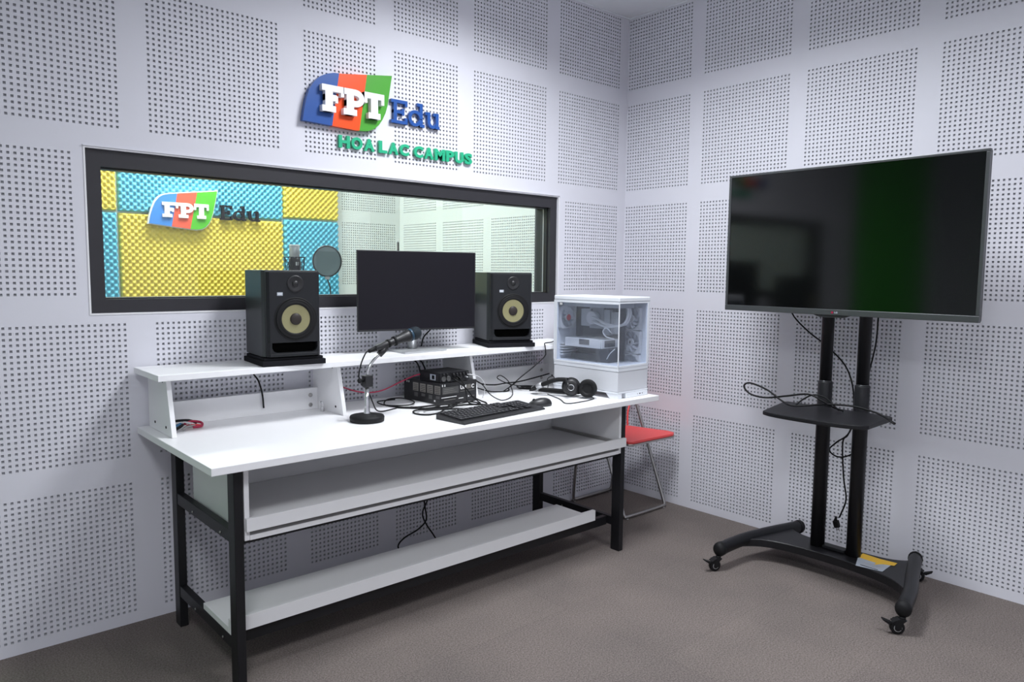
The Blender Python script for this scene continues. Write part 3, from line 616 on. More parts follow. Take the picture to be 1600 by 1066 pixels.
for k in range(4):
    b = MB(); y = .062-k*.052; b.box(xf-.0003, xf+.0003, y-.040, y, .048, .086, M['print_'])
    for q in range(4): b.box(xf-.0006, xf-.0003, y-.036, y-.006, .052+q*.008, .0545+q*.008, M['carton'])
    b.box(xf-.0003, xf+.0003, y-.036, y-.010, .022+.006*(k % 2), .040, M['darkprint'])
    bx.part('side_print', b)
for y0, y1, z0, z1 in ((.104, .109, .082, .090), (.090, .095, .082, .090), (-.10, -.09, .012, .020)):
    b = MB(); b.box(xf-.0003, xf+.0003, y0, y1, z0, z1); bx.part('care_mark', b, M['wprint'])
ai = Thing('audio_interface', 'small black audio interface with knobs and plugs, on top of the printed box', 'audio interface', (-1.578, -.262, DZ+.0985), R(3))
b = MB(); b.box(-.085, .085, -.078, .075, .001, .046, bev=.002); ai.part('housing', b, M['black'])
b = MB(); b.box(-.0855, -.0851, -.045, -.005, .010, .036); ai.part('label_sticker', b, M['paper'])
b = MB(); b.box(-.0858, -.0855, -.037, -.018, .014, .032); ai.part('label_print', b, M['ink'])
b = MB(); b.box(.0, .045, .0, .018, .0463, .0466); ai.part('top_print', b, M['darkprint'])
for x in (-.066, -.038):
    b = MB(); b.ring([(.0125, -.0782), (.0125, -.081), (.009, -.0815), (.008, -.080)], 'y', (x, 0, .018), 18); ai.part('input_socket', b, M['darkprint'])
for x, z, r in ((-.068, .038, .0045), (-.048, .038, .0045), (-.01, .035, .006), (.010, .035, .006), (.030, .034, .006), (.050, .034, .006), (.072, .034, .008)):
    b = MB(); b.ring([(r, -.0782), (r, -.086), (r*.8, -.088)], 'y', (x, 0, z), 14); ai.part('knob', b, M['blackp'])
for x, z in ((-.002, .016), (.022, .016)):
    b = MB(); b.ring([(.0065, -.0782), (.0065, -.097), (.004, -.104)], 'y', (x, 0, z), 14); ai.part('plug', b, M['rubber'])
b = MB(); b.ring([(.004, -.0782), (.004, -.092), (.0025, -.097)], 'y', (.062, 0, .018), 12); ai.part('plug', b, M['silver'], 'silver plug')

# ---------------------------------------------------------------- keyboard and mouse
kb = Thing('keyboard', 'black full-size computer keyboard on the front of the desk', 'keyboard', (-1.612, -.655, DZ), R(5.2))
kw, kd = .243, .083
b = MB(); b.prism([(-kd-.004, .0005), (kd, .0005), (kd, .021), (kd-.01, .022), (-kd+.012, .011), (-kd-.004, .007)], -kw, kw, 'x', bev=.0015); kb.part('chassis', b, M['blackp'])
keymesh = {}; n = 0
rows = [[1]*4+[.3]+[1]*4+[.3]+[1]*4, [1]*13+[2], [1.5]+[1]*12+[1.5], [1.8]+[1]*11+[2.2], [2.3]+[1]*10+[2.7], [1.3, 1.3, 1.3, 6.2, 1.3, 1.3, 1.3, 1]]
tiltm = math.atan2(.011, 2*kd-.022)
def key_at(x, y, w, d):
    global n
    z = .0128 + (y+kd-.012)*math.tan(tiltm); k = round(w, 4), round(d, 4)
    if k not in keymesh:
        b = MB(); b.prism([(-w/2, -d/2), (w/2, -d/2), (w/2, d/2), (-w/2, d/2)], 0, .0045, 'z', M['key'], bev=.0009, seg=1)
        b.box(-min(w, .012)*.28, min(w, .012)*.05, -.001, .0025, .0045, .0047, M['keyprint']); o = b.build('key', None, kb.o); keymesh[k] = o.data
    else:
        o = bpy.data.objects.new('key', keymesh[k]); COL.objects.link(o); o.parent = kb.o
    o.location = (x, y, z); o.rotation_euler = (tiltm, 0, 0); n += 1
u = .0188
for ri, row in enumerate(rows):
    y = kd-.017-ri*.0225; x = -kw+.010; tot = sum(row); sc = (15*u)/tot
    for i, q in enumerate(row):
        w = q*sc
        if q != .3: key_at(x+w/2, y, w-.003, .0175)
        x += w
for ri in range(6):                      # navigation block
    y = kd-.017-ri*.0225
    for c in range(3):
        if ri in (0, 1, 2) or (ri == 4 and c == 1) or ri == 5: key_at(-kw+.010+15.35*u+c*u+u/2, y, u-.003, .0175)
extra = []
for ri in range(1, 6):                   # number pad
    y = kd-.017-ri*.0225
    for c in range(4):
        if ri == 5 and c == 1: continue
        if n < 98: key_at(-kw+.010+18.7*u+c*u*.98+u/2, y, u-.0035, .0175)
        else: extra.append((-kw+.010+18.7*u+c*u*.98+u/2, y))
b = MB()
for x, y in extra:
    z = .0128 + (y+kd-.012)*math.tan(tiltm); b.prism([(x-.0076, y-.0087), (x+.0076, y-.0087), (x+.0076, y+.0087), (x-.0076, y+.0087)], z, z+.0045, 'z', bev=.0009, seg=1)
b.build('key', M['key'], kb.o)['kind'] = 'stuff'
mz = Thing('computer_mouse', 'black computer mouse at the right end of the keyboard', 'mouse', (-1.318, -.640, DZ), R(62))
b = MB(); bm = bmesh.new(); bmesh.ops.create_uvsphere(bm, u_segments=28, v_segments=16, radius=1)
for v in bm.verts:
    x, y, z = v.co; zz = max(z, -.25)
    v.co = (x*.030*(1-.12*y*y), y*.056, (zz+.25)*.029*(1-.22*y))
for f in bm.faces: f.smooth = True
b.merge(bm, None, Matrix.Translation((0, 0, .0005))); mz.part('shell', b, M['blackp'])
b = MB(); b.ring([(.008, -.003), (.008, .003)], 'x', (0, .028, .026), 16); mz.part('scroll_wheel', b, M['rubber'])

# ---------------------------------------------------------------- headphones
hp = Thing('headphones', 'black over-ear headphones lying on the desk against the white computer', 'headphones', (-1.03, -.55, DZ))
def cup(c, nrm, r, name, lab=None):
    n_ = Vector(nrm).normalized(); q = n_.to_track_quat('Z', 'Y').to_matrix().to_4x4(); q.translation = Vector(c)
    b = MB(); b.ring([(r*.55, -.001), (r*.75, .002), (r*.92, .008), (r*.94, .020)], 'z', n=32, mx=q)
    b.ring([(.018, -.0022), (.018, -.0012)], 'z', n=24, mx=q)
    o = hp.part(name, b, M['blackp'])
    b = MB(); b.ring([(.0155, -.0030), (.0155, -.0024), (.0125, -.0024), (.0125, -.0030)], 'z', n=24, mx=q, cap0=False, cap1=False); b.build('logo_ring', M['silver'], o)
    b = MB(); b.ring([(r*.94, .0205), (r*1.03, .025), (r*1.04, .034), (r*.95, .041), (r*.62, .041), (r*.55, .034)], 'z', n=32, mx=q); o2 = b.build('ear_cushion', M['rubber'], o)
    return o
cup((-.015, -.020, .050), (.72, .69, -.02), .044, 'ear_cup')
cup((.052, -.075, .047), (-.80, -.52, .10), .043, 'ear_cup')
b = MB(); b.tube([(-.018, .0, .085), (-.045, .05, .082), (-.075, .10, .060), (-.088, .145, .040), (-.078, .175, .026), (-.045, .17, .020), (.0, .12, .0155), (.045, .04, .015), (.066, -.02, .024), (.062, -.06, .040)], .0135, sub=5, n=12, flat=.8); bd = hp.part('headband', b, M['rubber'])
b = MB(); b.tube([(-.080, .112, .055), (-.087, .140, .042)], .0165, n=12, flat=.85); b.build('slider', M['silver'], bd)
b = MB(); b.tube([(-.082, .168, .030), (-.062, .176, .022)], .0165, n=12, flat=.85); b.build('slider', M['silver'], bd)
b = MB(); b.tube([(-.032, .0, .088), (-.050, -.030, .075), (-.052, -.045, .05)], .005, sub=4, n=8); hp.part('yoke', b, M['blackp'])
cable('headphone_cable', 'thin black headphone cable curling forward over the desk front of the computer', [(-1.075, -.44, DC), (-1.09, -.48, DC), (-1.13, -.58, DC), (-1.19, -.68, DC), (-1.12, -.695, DC), (-1.0, -.675, DC), (-.955, -.62, DC), (-.938, -.56, .80), (-.936, -.51, .83), (-.945, -.50, .845), (-.962, -.52, .842)], .0022)
cable('coiled_cable', 'small black bundle of cable coiled behind the headphones', [(-1.07, -.30, DC), (-1.02, -.33, DC), (-.97, -.28, DC), (-1.0, -.20, DC), (-1.06, -.21, DC), (-1.08, -.27, DC+.005), (-1.03, -.33, DC+.006), (-.975, -.30, DC+.008), (-.985, -.22, DC+.006), (-1.05, -.195, DC+.008), (-1.09, -.25, DC+.01), (-1.03, -.35, DC+.01), (-1.02, -.37, DC+.004)], .003)
cable('headphone_cable', 'thin black cable loop sticking up beside the lower left of the computer', [(-1.0, -.36, DC), (-.985, -.35, .80), (-.98, -.34, .83), (-.95, -.345, .842), (-.938, -.35, .828), (-.95, -.36, .812), (-.98, -.34, .82)], .0022)

# adapters by the left riser panel
ad = Thing('adapter_bundle', 'tangle of red, blue and black audio adapters beside the left riser panel', 'cable adapters', (-2.71, -.16, DZ))
for nm, pts, r, m in (('black_adapter', [(-.055, .035, .018), (-.02, .05, .024), (.03, .045, .022), (.05, .02, .014)], .005, M['rubber']), ('black_adapter', [(-.05, -.055, .012), (-.025, -.03, .016), (-.01, -.01, .018)], .0055, M['rubber']),
    ('blue_adapter', [(-.055, .01, .010), (-.03, .0, .014), (-.01, .012, .018)], .006, M['mutedblue']), ('red_adapter', [(.0, .0, .018), (.03, .01, .024), (.06, -.005, .018), (.05, -.035, .010), (.02, -.035, .010)], .0048, M['redcable']),
    ('red_adapter', [(.01, .01, .008), (.04, .0, .010), (.06, -.02, .008)], .005, M['redflat']), ('silver_adapter', [(-.02, -.045, .008), (.0, -.03, .012), (.03, -.025, .012)], .0055, M['steel']), ('silver_adapter', [(-.01, .03, .008), (.0, .01, .022), (.02, -.01, .02)], .005, M['clear'])):
    b = MB(); b.tube(pts, r, sub=4, n=8); ad.part(nm, b, m)
# ---------------------------------------------------------------- white computer case with glass
pc = Thing('computer_case', 'white computer tower with glass side and front showing its fans and tubes', 'computer', (-.8018, -.537, DZ), R(2.5))
w, d, h = .245, .42, .488; X, Y = w/2, d/2
PW = M['pcwhite']
b = MB(); b.box(-X, X, -Y, Y, h-.022, h, bev=.004); pc.part('top_panel', b, PW)
b = MB(); b.box(-X+.002, X-.002, -Y+.002, Y-.002, .132, .150, bev=.002); pc.part('deck', b, PW)
b = MB(); b.box(-X+.001, X-.001, -Y+.001, Y-.001, .150, .1605, bev=.001); pc.part('lower_frame', b, PW)
b = MB(); b.box(-X+.003, X-.003, -Y+.003, Y-.003, .034, .1315, bev=.003); pc.part('lower_mesh', b, M['pcmesh'], 'fine white mesh lower panel')
b = MB(); b.box(-X+.001, X-.001, -Y+.001, Y-.001, .026, .0335, bev=.001); pc.part('bottom_frame', b, PW)
for y in (-Y, Y-.09):
    for x in (-X, X-.04):
        b = MB(); b.prism([(y+.002, .0005), (y+.050, .0005), (y+.075, .0255), (y+.002, .0255)] if y < 0 else [(y+.035, .0005), (y+.085, .0005), (y+.085, .0255), (y+.012, .0255)], x+.003, x+.037, 'x', bev=.0008, seg=1); pc.part('foot', b, PW)
b = MB(); b.box(-.055, X-.003, -Y+.000, -Y+.035, .0008, .0255, bev=.003)
io = pc.part('port_block', b, PW)
for x, ww in ((.035, .003), (.050, .010), (.072, .005)):
    c = MB(); c.box(x, x+ww, -Y-.0006, -Y+.0001, .011, .0155); c.build('port', M['ink'], io)
b = MB(); b.box(X-.006, X, -Y+.001, Y-.001, .161, h-.0225); pc.part('right_panel', b, PW)
b = MB(); b.box(-X, X, Y-.006, Y, .161, h-.0225); pc.part('rear_panel', b, PW)
b = MB(); b.box(X-.020, X-.0065, -Y+.0005, -Y+.012, .161, h-.0225, bev=.001); pc.part('front_pillar', b, PW)
b = MB(); b.box(-X+.0005, -X+.010, Y-.022, Y-.0065, .161, h-.0225); pc.part('side_pillar', b, PW)
b = MB(); b.box(-X+.0005, -X+.0045, -Y+.0055, Y-.0225, .161, h-.0225); pc.part('side_glass', b, M['pcglass'])
b = MB(); b.box(-X+.0005, X-.0205, -Y+.001, -Y+.005, .161, h-.0225); pc.part('front_glass', b, M['pcglass'])
b = MB(); b.box(-X-.0003, -X+.0042, -Y-.0003, -Y+.0042, .161, h-.0225); pc.part('glass_edge', b, PW, 'pale polished glass edge')
b = MB(); b.box(-X-.0004, -X+.0004, -Y+.005, Y-.0225, h-.034, h-.0225); b.box(-X+.005, X-.0205, -Y+.0004, -Y+.0010, h-.030, h-.0225); pc.part('glass_border', b, PW, 'white printed border of the glass')
# inside
b = MB(); b.box(.045, .050, -Y+.095, Y-.0065, .165, h-.024); pc.part('motherboard_tray', b, M['pcdark'])
b = MB(); b.box(.0405, .0445, -Y+.135, Y-.03, .185, h-.055); pc.part('motherboard', b, M['pcdark'])
b = MB(); b.box(-.085, .035, -Y+.03, Y-.03, h-.054, h-.026, bev=.002); pc.part('radiator', b, M['pcgrey'])
b = MB(); b.box(.015, .040, Y-.13, Y-.065, .33, h-.07, bev=.002, m=M['pcgrey']); b.box(.015, .040, -Y+.165, -Y+.205, .29, h-.07, bev=.002, m=M['pcgrey'])
for k in range(4): b.box(.010, .040, -Y+.150-.009*k, -Y+.153-.009*k, .30, h-.08, m=M['pcin'])
pc.part('memory_heatsink', b)
b = MB(); b.ring([(.034, .010), (.034, .035), (.030, .0395)], 'x', (-.012, .055, .375), 28); b.box(.030, .0402, .01, .10, .32, .43); pp = pc.part('cooler_pump', b, M['pcgrey'])
c = MB(); c.ring([(.032, .0), (.034, .004), (.034, .0095)], 'x', (-.012, .055, .375), 28); c.build('cap_ring', M['pcin'], pp)
for k, (o1, o2) in enumerate(((.0, 0), (-.022, .018))):
    b = MB(); b.tube([(-.012, .045, .378+o1), (-.03, .0, .372+o1), (-.045, -.07, .352+o1*.6), (-.04, -.13, .345), (-.01+o2, -.155, .358), (.012+o2, -.16, .40), (.012+o2, -.155, .433)], .0068, sub=6, n=10); pc.part('coolant_tube', b, M['pcin'])
g = MB(); g.box(-.090, .040, -.075, .155, .268, .275, bev=.001, m=M['pcgrey']); g.box(-.095, -.090, -.075, .155, .232, .275, bev=.001, m=M['pcin']); g.box(-.090, .040, -.082, -.076, .232, .275, m=M['pcin']); g.box(-.088, .038, -.07, .15, .235, .267, m=M['pcdark']); g.box(-.0965, -.0952, -.005, .06, .245, .272, m=M['pcdark']); g.box(-.070, .012, -.0835, -.0822, .238, .27, m=M['pcdark'])
pc.part('graphics_card', g)
b = MB(); b.box(-.06, .02, -.10, -.02, .1615, .232, m=M['pcdark']); b.box(-.02, .03, -.05, .18, .1615, .19, m=M['pcdark']); pc.part('drive_cage', b)
for k in range(5):
    b = MB(); b.box(-.08, .035, Y-.030, Y-.0075, .180+k*.014, .187+k*.014); pc.part('slot_cover', b, M['pcin'])
b = MB(); b.tube([(-.05, -.11, .31), (-.07, -.09, .335), (-.07, -.07, .315), (-.06, -.085, .29), (-.03, -.11, .28)], .003, sub=5, m=M['pcin']); b.tube([(-.06, -.09, .18), (-.075, -.12, .21), (-.06, -.14, .235)], .002, sub=4, m=M['pcin']); pc.part('inner_wiring', b)
def fan(c, axis, nm='case_fan'):
    mx = Matrix.Translation(c) @ {'x': Matrix.Rotation(-pi/2, 4, 'Y'), 'y': Matrix.Rotation(pi/2, 4, 'X')}[axis]
    b = MB(); s = .0585
    # square frame with round hole
    bm = bmesh.new(); n = 32; O = []; I = []
    for z in (0, .02):
        o_ = []; i_ = []
        for k in range(n):
            a = 2*pi*k/n; q = s/max(abs(cos(a)), abs(sin(a))); q = min(q, s*1.34); o_.append(bm.verts.new((q*cos(a), q*sin(a), z))); i_.append(bm.verts.new((.0545*cos(a), .0545*sin(a), z)))
        O.append(o_); I.append(i_)
    for k in range(n):
        k2 = (k+1) % n
        bm.faces.new((O[1][k], O[1][k2], I[1][k2], I[1][k])); bm.faces.new((O[0][k], I[0][k], I[0][k2], O[0][k2])); bm.faces.new((O[0][k], O[0][k2], O[1][k2], O[1][k])); bm.faces.new((I[0][k], I[1][k], I[1][k2], I[0][k2]))
    b.merge(bm, M['pcin'], mx); f = pc.part(nm, b)
    c = MB(); c.ring([(.019, .004), (.019, .017), (.016, .019)], 'z', n=24, m=M['pcin'], mx=mx); c.build('hub', None, f)
    c = MB(); c.ring([(.006, .0192), (.006, .0196)], 'z', n=12, m=M['ink'], mx=mx @ Matrix.Diagonal((1.3, .5, 1, 1))); c.build('hub_logo', None, f)
    c = MB()
    for k in range(9):
        a = 2*pi*k/9; P = []
        for t in range(6):
            r = .0185+.034*t/5; q = a+t*.10; P.append((r, q))
        for t in range(5):
            (r0, q0), (r1, q1) = P[t], P[t+1]; wd = .46
            pts = [(r0*cos(q0), r0*sin(q0), .016), (r1*cos(q1), r1*sin(q1), .016), (r1*cos(q1+wd), r1*sin(q1+wd), .006), (r0*cos(q0+wd), r0*sin(q0+wd), .006)]
            c.face([mx @ Vector(p) for p in pts], M['pcfan'])
    c.build('blades', None, f)
for k in (0, 1, 2): fan((X-.0075, -Y+.098, .258+.119*(k-1)), 'x')
fan((-.040, Y-.0075, .375), 'y')
b = MB(); b.ring([(.016, Y-.0290), (.016, Y-.0280)], 'y', (-.040, 0, .372), 20); pc.part('fan_disc', b, M['redflat'], 'red round disc on the rear fan')
b = MB()
for k, (q, z0) in enumerate(((0, 0), (.006, 0), (.012, 0))): b.box(-X-.0003, -X+.0004, Y-.040-q-.004, Y-.040-q, h-.048, h-.036)
pc.part('badge', b, M['wprint'], 'small white badge in the upper corner of the side glass')

# ---------------------------------------------------------------- red folding chair
ch = Thing('folding_chair', 'folding chair with red seat and bent steel tube legs behind the right desk end', 'chair', (-.27, -.25, 0), world=True)
r = .0095
def yl(z): return -.442+.407*z
b = MB(); b.tube([(-.46, yl(.78), .78), (-.46, yl(.44), .44), (-.46, yl(.06), .06), (-.452, yl(.015), .018), (-.43, -.442, .0125), (-.12, -.442, .0125), (-.098, yl(.015), .018), (-.09, yl(.06), .06), (-.09, yl(.44), .44), (-.09, yl(.78), .78)], r, sub=4, n=10); ch.part('front_frame', b, M['steel'])
b = MB(); b.tube([(-.445, -.085, .43), (-.447, -.05, .25), (-.449, -.034, .06), (-.440, -.028, .018), (-.42, -.026, .0125), (-.13, -.026, .0125), (-.108, -.028, .018), (-.10, -.034, .06), (-.10, -.05, .25), (-.10, -.085, .43)], r, sub=4, n=10); ch.part('rear_frame', b, M['steel'])
b = MB(); b.prism([(-.49, -.475), (-.47, -.492), (-.12, -.502), (-.088, -.485), (-.082, -.43), (-.112, -.33), (-.150, -.18), (-.165, -.165), (-.41, -.155), (-.43, -.17)], .441, .456, 'z', bev=.003); ch.part('seat', b, M['redseat'])
b = MB(); b.prism([(-.493, -.478), (-.47, -.496), (-.12, -.506), (-.085, -.488), (-.078, -.43), (-.110, -.33), (-.147, -.18), (-.165, -.162), (-.41, -.152), (-.434, -.17)], .430, .4405, 'z', bev=.002); ch.part('seat_rim', b, M['steel'])
b = MB(); b.box(-.455, -.095, -.150, -.135, .66, .80, bev=.006); b.xf(Matrix.Translation((0, 0, 0))); ch.part('backrest', b, M['redseat'])
b = MB(); b.tube([(-.150, -.19, .458), (-.148, -.185, .50), (-.138, -.18, .545), (-.12, -.175, .575), (-.100, -.172, .595)], .0055, sub=4, n=8); ch.part('brace', b, M['redseat'], 'curved red brace')
for x, y in ((-.44, -.442), (-.11, -.442), (-.43, -.026), (-.12, -.026)):
    b = MB(); b.ring([(.007, .0003), (.008, .005)], 'z', (x, y, 0), 10); ch.part('foot_cap', b, M['clear'])

# ---------------------------------------------------------------- television and its stand
tA = Vector((-.420, -1.005, 0)); tB = Vector((-.465, -2.119, 0)); dirv = (tB-tA).normalized(); mid = (tA+tB)/2
ang = math.atan2(dirv.y, dirv.x)          # local x runs along the screen, local -y faces the room
TW, TZ0, TZ1 = (tB-tA).length/2, 1.200, 1.844
tv = Thing('television', 'large black flat television with gunmetal bezel, switched off, on the wheeled stand', 'television', (mid.x, mid.y, 0), ang)
b = MB(); zc = TZ0
for (x0, x1, z0, z1) in ((-TW, TW, TZ0, TZ0+.026), (-TW, TW, TZ1-.011, TZ1), (-TW, -TW+.013, TZ0+.026, TZ1-.011), (TW-.013, TW, TZ0+.026, TZ1-.011)): b.box(x0, x1, -.004, .016, z0, z1, bev=.002)
bz = tv.part('bezel', b, M['bezel'])
b = MB(); b.box(-TW+.0128, TW-.0128, -.0005, .004, TZ0+.0258, TZ1-.0108); tv.part('screen', b, M['tvscreen'])
b = MB(); b.box(-TW+.002, TW-.002, .0165, .030, TZ0+.002, TZ1-.002, bev=.004); b.box(-TW*.75, TW*.75, .0305, .058, TZ0+.05, TZ1-.10, bev=.012); tv.part('back_shell', b, M['blackp'])
b = MB(); b.ring([(.0050, -.0052), (.0050, -.0045)], 'y', (-.012, 0, TZ0+.0125), 16, M['redcable']); b.merge(text_bm('LG', .02, .0008, bold=.0006, width=.014, height=.0075), M['paper'], face_mx((-.002, -.0048, TZ0+.009), (1, 0, 0), (0, 0, 1))); tv.part('logo', b)
b = MB(); b.prism([(-.10, TZ0-.0005), (.06, TZ0-.0005), (.03, TZ0-.010), (-.07, TZ0-.010)], .0, .02, 'y'); tv.part('sensor_lip', b, M['blackp'])
st = Thing('tv_stand', 'black wheeled television stand with twin poles, small shelf and curved base', 'television stand', (-.30, -1.54, 0), world=True)
K = M['black']
cy = (-1.462, -1.630); cx = -.292
for y in cy:
    b = MB(); b.ring([(.0315, .113), (.0315, .884), (.030, .888)], 'z', (cx, y, 0), 28); st.part('lower_pole', b, K)
    b = MB(); b.ring([(.0270, .8925), (.0270, 1.62)], 'z', (cx, y, 0), 24); st.part('upper_pole', b, K)
    b = MB(); b.ring([(.0275, .8885), (.0275, .8922)], 'z', (cx, y, 0), 24); st.part('pole_ring', b, M['bezel'])
b = MB(); b.box(-.352, -.3195, -1.80, -1.30, 1.40, 1.46, bev=.003); b.box(-.374, -.3525, -1.72, -1.69, 1.30, 1.72); b.box(-.374, -.3525, -1.40, -1.37, 1.30, 1.72); st.part('mount_bracket', b, K)
# base plate with waisted front and back edges
def bez(P, n=8):
    return [tuple(v) [:2] for v in catmull([Vector((p[0], p[1], 0)) for p in P], n)]
front = bez([(-.575, -1.178), (-.505, -1.19), (-.430, -1.255), (-.392, -1.36), (-.380, -1.54), (-.395, -1.72), (-.43, -1.845), (-.50, -1.925), (-.57, -1.945)])
rear = bez([(-.13, -1.835), (-.18, -1.80), (-.215, -1.72), (-.225, -1.54), (-.215, -1.37), (-.18, -1.29), (-.13, -1.258)])
def resamp(P, n):
    L = [0]
    for a_, b_ in zip(P, P[1:]): L.append(L[-1]+math.hypot(a_[0]-b_[0], a_[1]-b_[1]))
    out = []
    for k in range(n):
        t_ = L[-1]*k/(n-1); i_ = max(i for i in range(len(L)) if L[i] <= t_+1e-9); i_ = min(i_, len(P)-2)
        f_ = (t_-L[i_])/(L[i_+1]-L[i_]); out.append((P[i_][0]+(P[i_+1][0]-P[i_][0])*f_, P[i_][1]+(P[i_+1][1]-P[i_][1])*f_))
    return out
b = MB(); FR_ = resamp(front, 40); RR_ = resamp(rear[::-1], 40); bm = bmesh.new(); rows = []
for (zz, ins) in ((.076, 0), (.109, 0), (.112, .003)):
    rows.append(([bm.verts.new((p[0]+ins, p[1], zz)) for p in FR_], [bm.verts.new((p[0]-ins, p[1], zz)) for p in RR_]))
for k in range(39):
    for a_ in (0, 1):
        bm.faces.new((rows[a_][0][k], rows[a_][0][k+1], rows[a_+1][0][k+1], rows[a_+1][0][k])); bm.faces.new((rows[a_][1][k+1], rows[a_][1][k], rows[a_+1][1][k], rows[a_+1][1][k+1]))
    bm.faces.new((rows[2][0][k], rows[2][0][k+1], rows[2][1][k+1], rows[2][1][k])); bm.faces.new((rows[0][0][k+1], rows[0][0][k], rows[0][1][k], rows[0][1][k+1]))
for e_ in (0, 39): bm.faces.new([rows[i][0][e_] for i in range(3)]+[rows[i][1][e_] for i in (2, 1, 0)])
bmesh.ops.recalc_face_normals(bm, faces=bm.faces); b.merge(bm); st.part('base_plate', b, K)
b = MB(); b.box(cx-.024, cx+.024, cy[1]+.032, cy[0]-.032, .1122, .128, bev=.004); st.part('pole_bridge', b, K)
def leg(p):
    b = MB(); P = catmull([Vector(q) for q in p], 6); n = len(P)
    b.tube(P, [.024 + .0035*min(1, min(i, n-1-i)/2) for i in range(n)], n=16, flat=1.12); lg = st.part('leg', b, K)
    for e, e2 in ((P[0], P[1]), (P[-1], P[-2])):
        c = MB(); dd = (e-e2).normalized(); c.tube([e-dd*.02, e-dd*.002, e+dd*.010, e+dd*.018, e+dd*.020], [.0300, .0305, .027, .016, .004], n=16, flat=1.12); c.shift(st.loc); c.build('end_cap', M['rubber'], lg)
    return lg
leg([(-.665, -1.176, .098), (-.50, -1.185, .104), (-.33, -1.215, .106), (-.17, -1.250, .104), (-.075, -1.262, .098)])
leg([(-.660, -1.985, .098), (-.50, -1.95, .104), (-.33, -1.895, .106), (-.17, -1.845, .104), (-.075, -1.815, .098)])
def caster(x, y, ang):
    t = MB(); m = Matrix.Translation((x, y, 0)) @ Matrix.Rotation(ang, 4, 'Z')
    t.ring([(.012, .060), (.012, .070)], 'z', n=14, mx=m); t.prism([(-.020, .030), (.012, .060), (-.014, .064), (-.040, .050)], -.016, .016, 'y', mx=m)
    t.box(-.030, -.006, -.017, -.0135, .022, .058, mx=m); t.box(-.030, -.006, .0135, .017, .022, .058, mx=m); cs = st.part('caster', t, M['rubber'])
    c = MB(); c.ring([(.022, -.011), (.0265, -.008), (.0265, .008), (.022, .011)], 'y', (-.018, 0, .0268), 24, M['rubber'], mx=m)
    for s in (-1, 1): c.ring([(.015, .0112*s), (.015, .0122*s), (.012, .0122*s)], 'y', (-.018, 0, .0268), 20, M['silver'], mx=m, cap0=False, cap1=False)
    c.shift(st.loc); c.build('wheel', None, cs)
    c = MB(); c.prism([(-.040, .046), (-.072, .058), (-.074, .054), (-.050, .038)], -.012, .012, 'y', mx=m); c.shift(st.loc); c.build('brake_lever', M['rubber'], cs)
caster(-.672, -1.177, R(-25)); caster(-.664, -1.986, R(-50)); caster(-.085, -1.262, R(30)); caster(-.085, -1.815, R(100))
b = MB(); fr = bez([(-.64, -1.352), (-.662, -1.40), (-.672, -1.50), (-.668, -1.65), (-.640, -1.76), (-.60, -1.795)], 5)
b.prism(fr + [(-.345, -1.785), (-.3245, -1.768), (-.3245, -1.30), (-.345, -1.292)], .757, .776, 'z', bev=.004); sh = st.part('shelf', b, K)
b = MB(); b.box(-.3600, -.3240, -1.70, -1.40, .742, .7565); st.part('shelf_bracket', b, K)
b = MB(); b.prism([(-.405, -1.690), (-.300, -1.655), (-.280, -1.790), (-.385, -1.795)], .1125, .1132, 'z', M['paper']); b.prism([(-.300, -1.654), (-.238, -1.650), (-.246, -1.735), (-.308, -1.742)], .1125, .1134, 'z', M['yellow']); b.prism([(-.335, -1.740), (-.247, -1.733), (-.240, -1.800), (-.280, -1.803), (-.30, -1.762)], .1135, .1141, 'z', M['yellow'])
for k in range(4): b.box(-.385+.016*k, -.379+.016*k, -1.775, -1.70, .1133, .1136, M['ink'] if k == 0 else M['silver'])
st.part('warning_label', b, None, 'yellow and grey warning labels on the base')
cable('tv_cable', 'black cable from the television curving down behind the left pole to the shelf', [(-.24, -1.23, 1.30), (-.235, -1.256, 1.188), (-.235, -1.34, 1.107), (-.235, -1.42, 1.055), (-.235, -1.471, 1.015), (-.235, -1.524, .961), (-.235, -1.557, .891), (-.235, -1.572, .80), (-.235, -1.570, .70), (-.22, -1.545, .64), (-.22, -1.524, .60), (-.22, -1.536, .443), (-.22, -1.553, .34), (-.22, -1.533, .265), (-.22, -1.526, .245)], .0036)
cable('tv_cable', 'black cable hanging behind the right pole of the television stand', [(-.24, -1.662, 1.32), (-.24, -1.66, 1.185), (-.24, -1.655, 1.065), (-.24, -1.627, .913), (-.24, -1.60, .80), (-.235, -1.56, .66), (-.23, -1.50, .60), (-.225, -1.466, .560), (-.225, -1.49, .535), (-.225, -1.53, .535), (-.23, -1.575, .56), (-.238, -1.60, .60)], .0036)
pg = Thing('power_plug', 'black two-pin power plug dangling between the stand poles above the base', 'plug', (-.22, -1.515, .21))
b = MB(); b.box(-.010, .010, -.013, .013, -.016, .018, bev=.004); b.tube([(0, -.008, .036), (0, 0, .018)], [.004, .008], n=10); b.xf(Matrix.Rotation(R(-18), 4, 'X')); pg.part('plug_body', b, M['rubber'])
for s in (-1, 1):
    b = MB(); b.box(-.003, .003, s*.006-.001, s*.006+.001, -.033, -.0165); b.xf(Matrix.Rotation(R(-18), 4, 'X')); pg.part('pin', b, M['steel'])
lz = .781
lp = Thing('video_cable', 'long black cable looped over the television stand shelf and sticking out to the left', 'cable', (-.45, -1.45, lz), world=True)
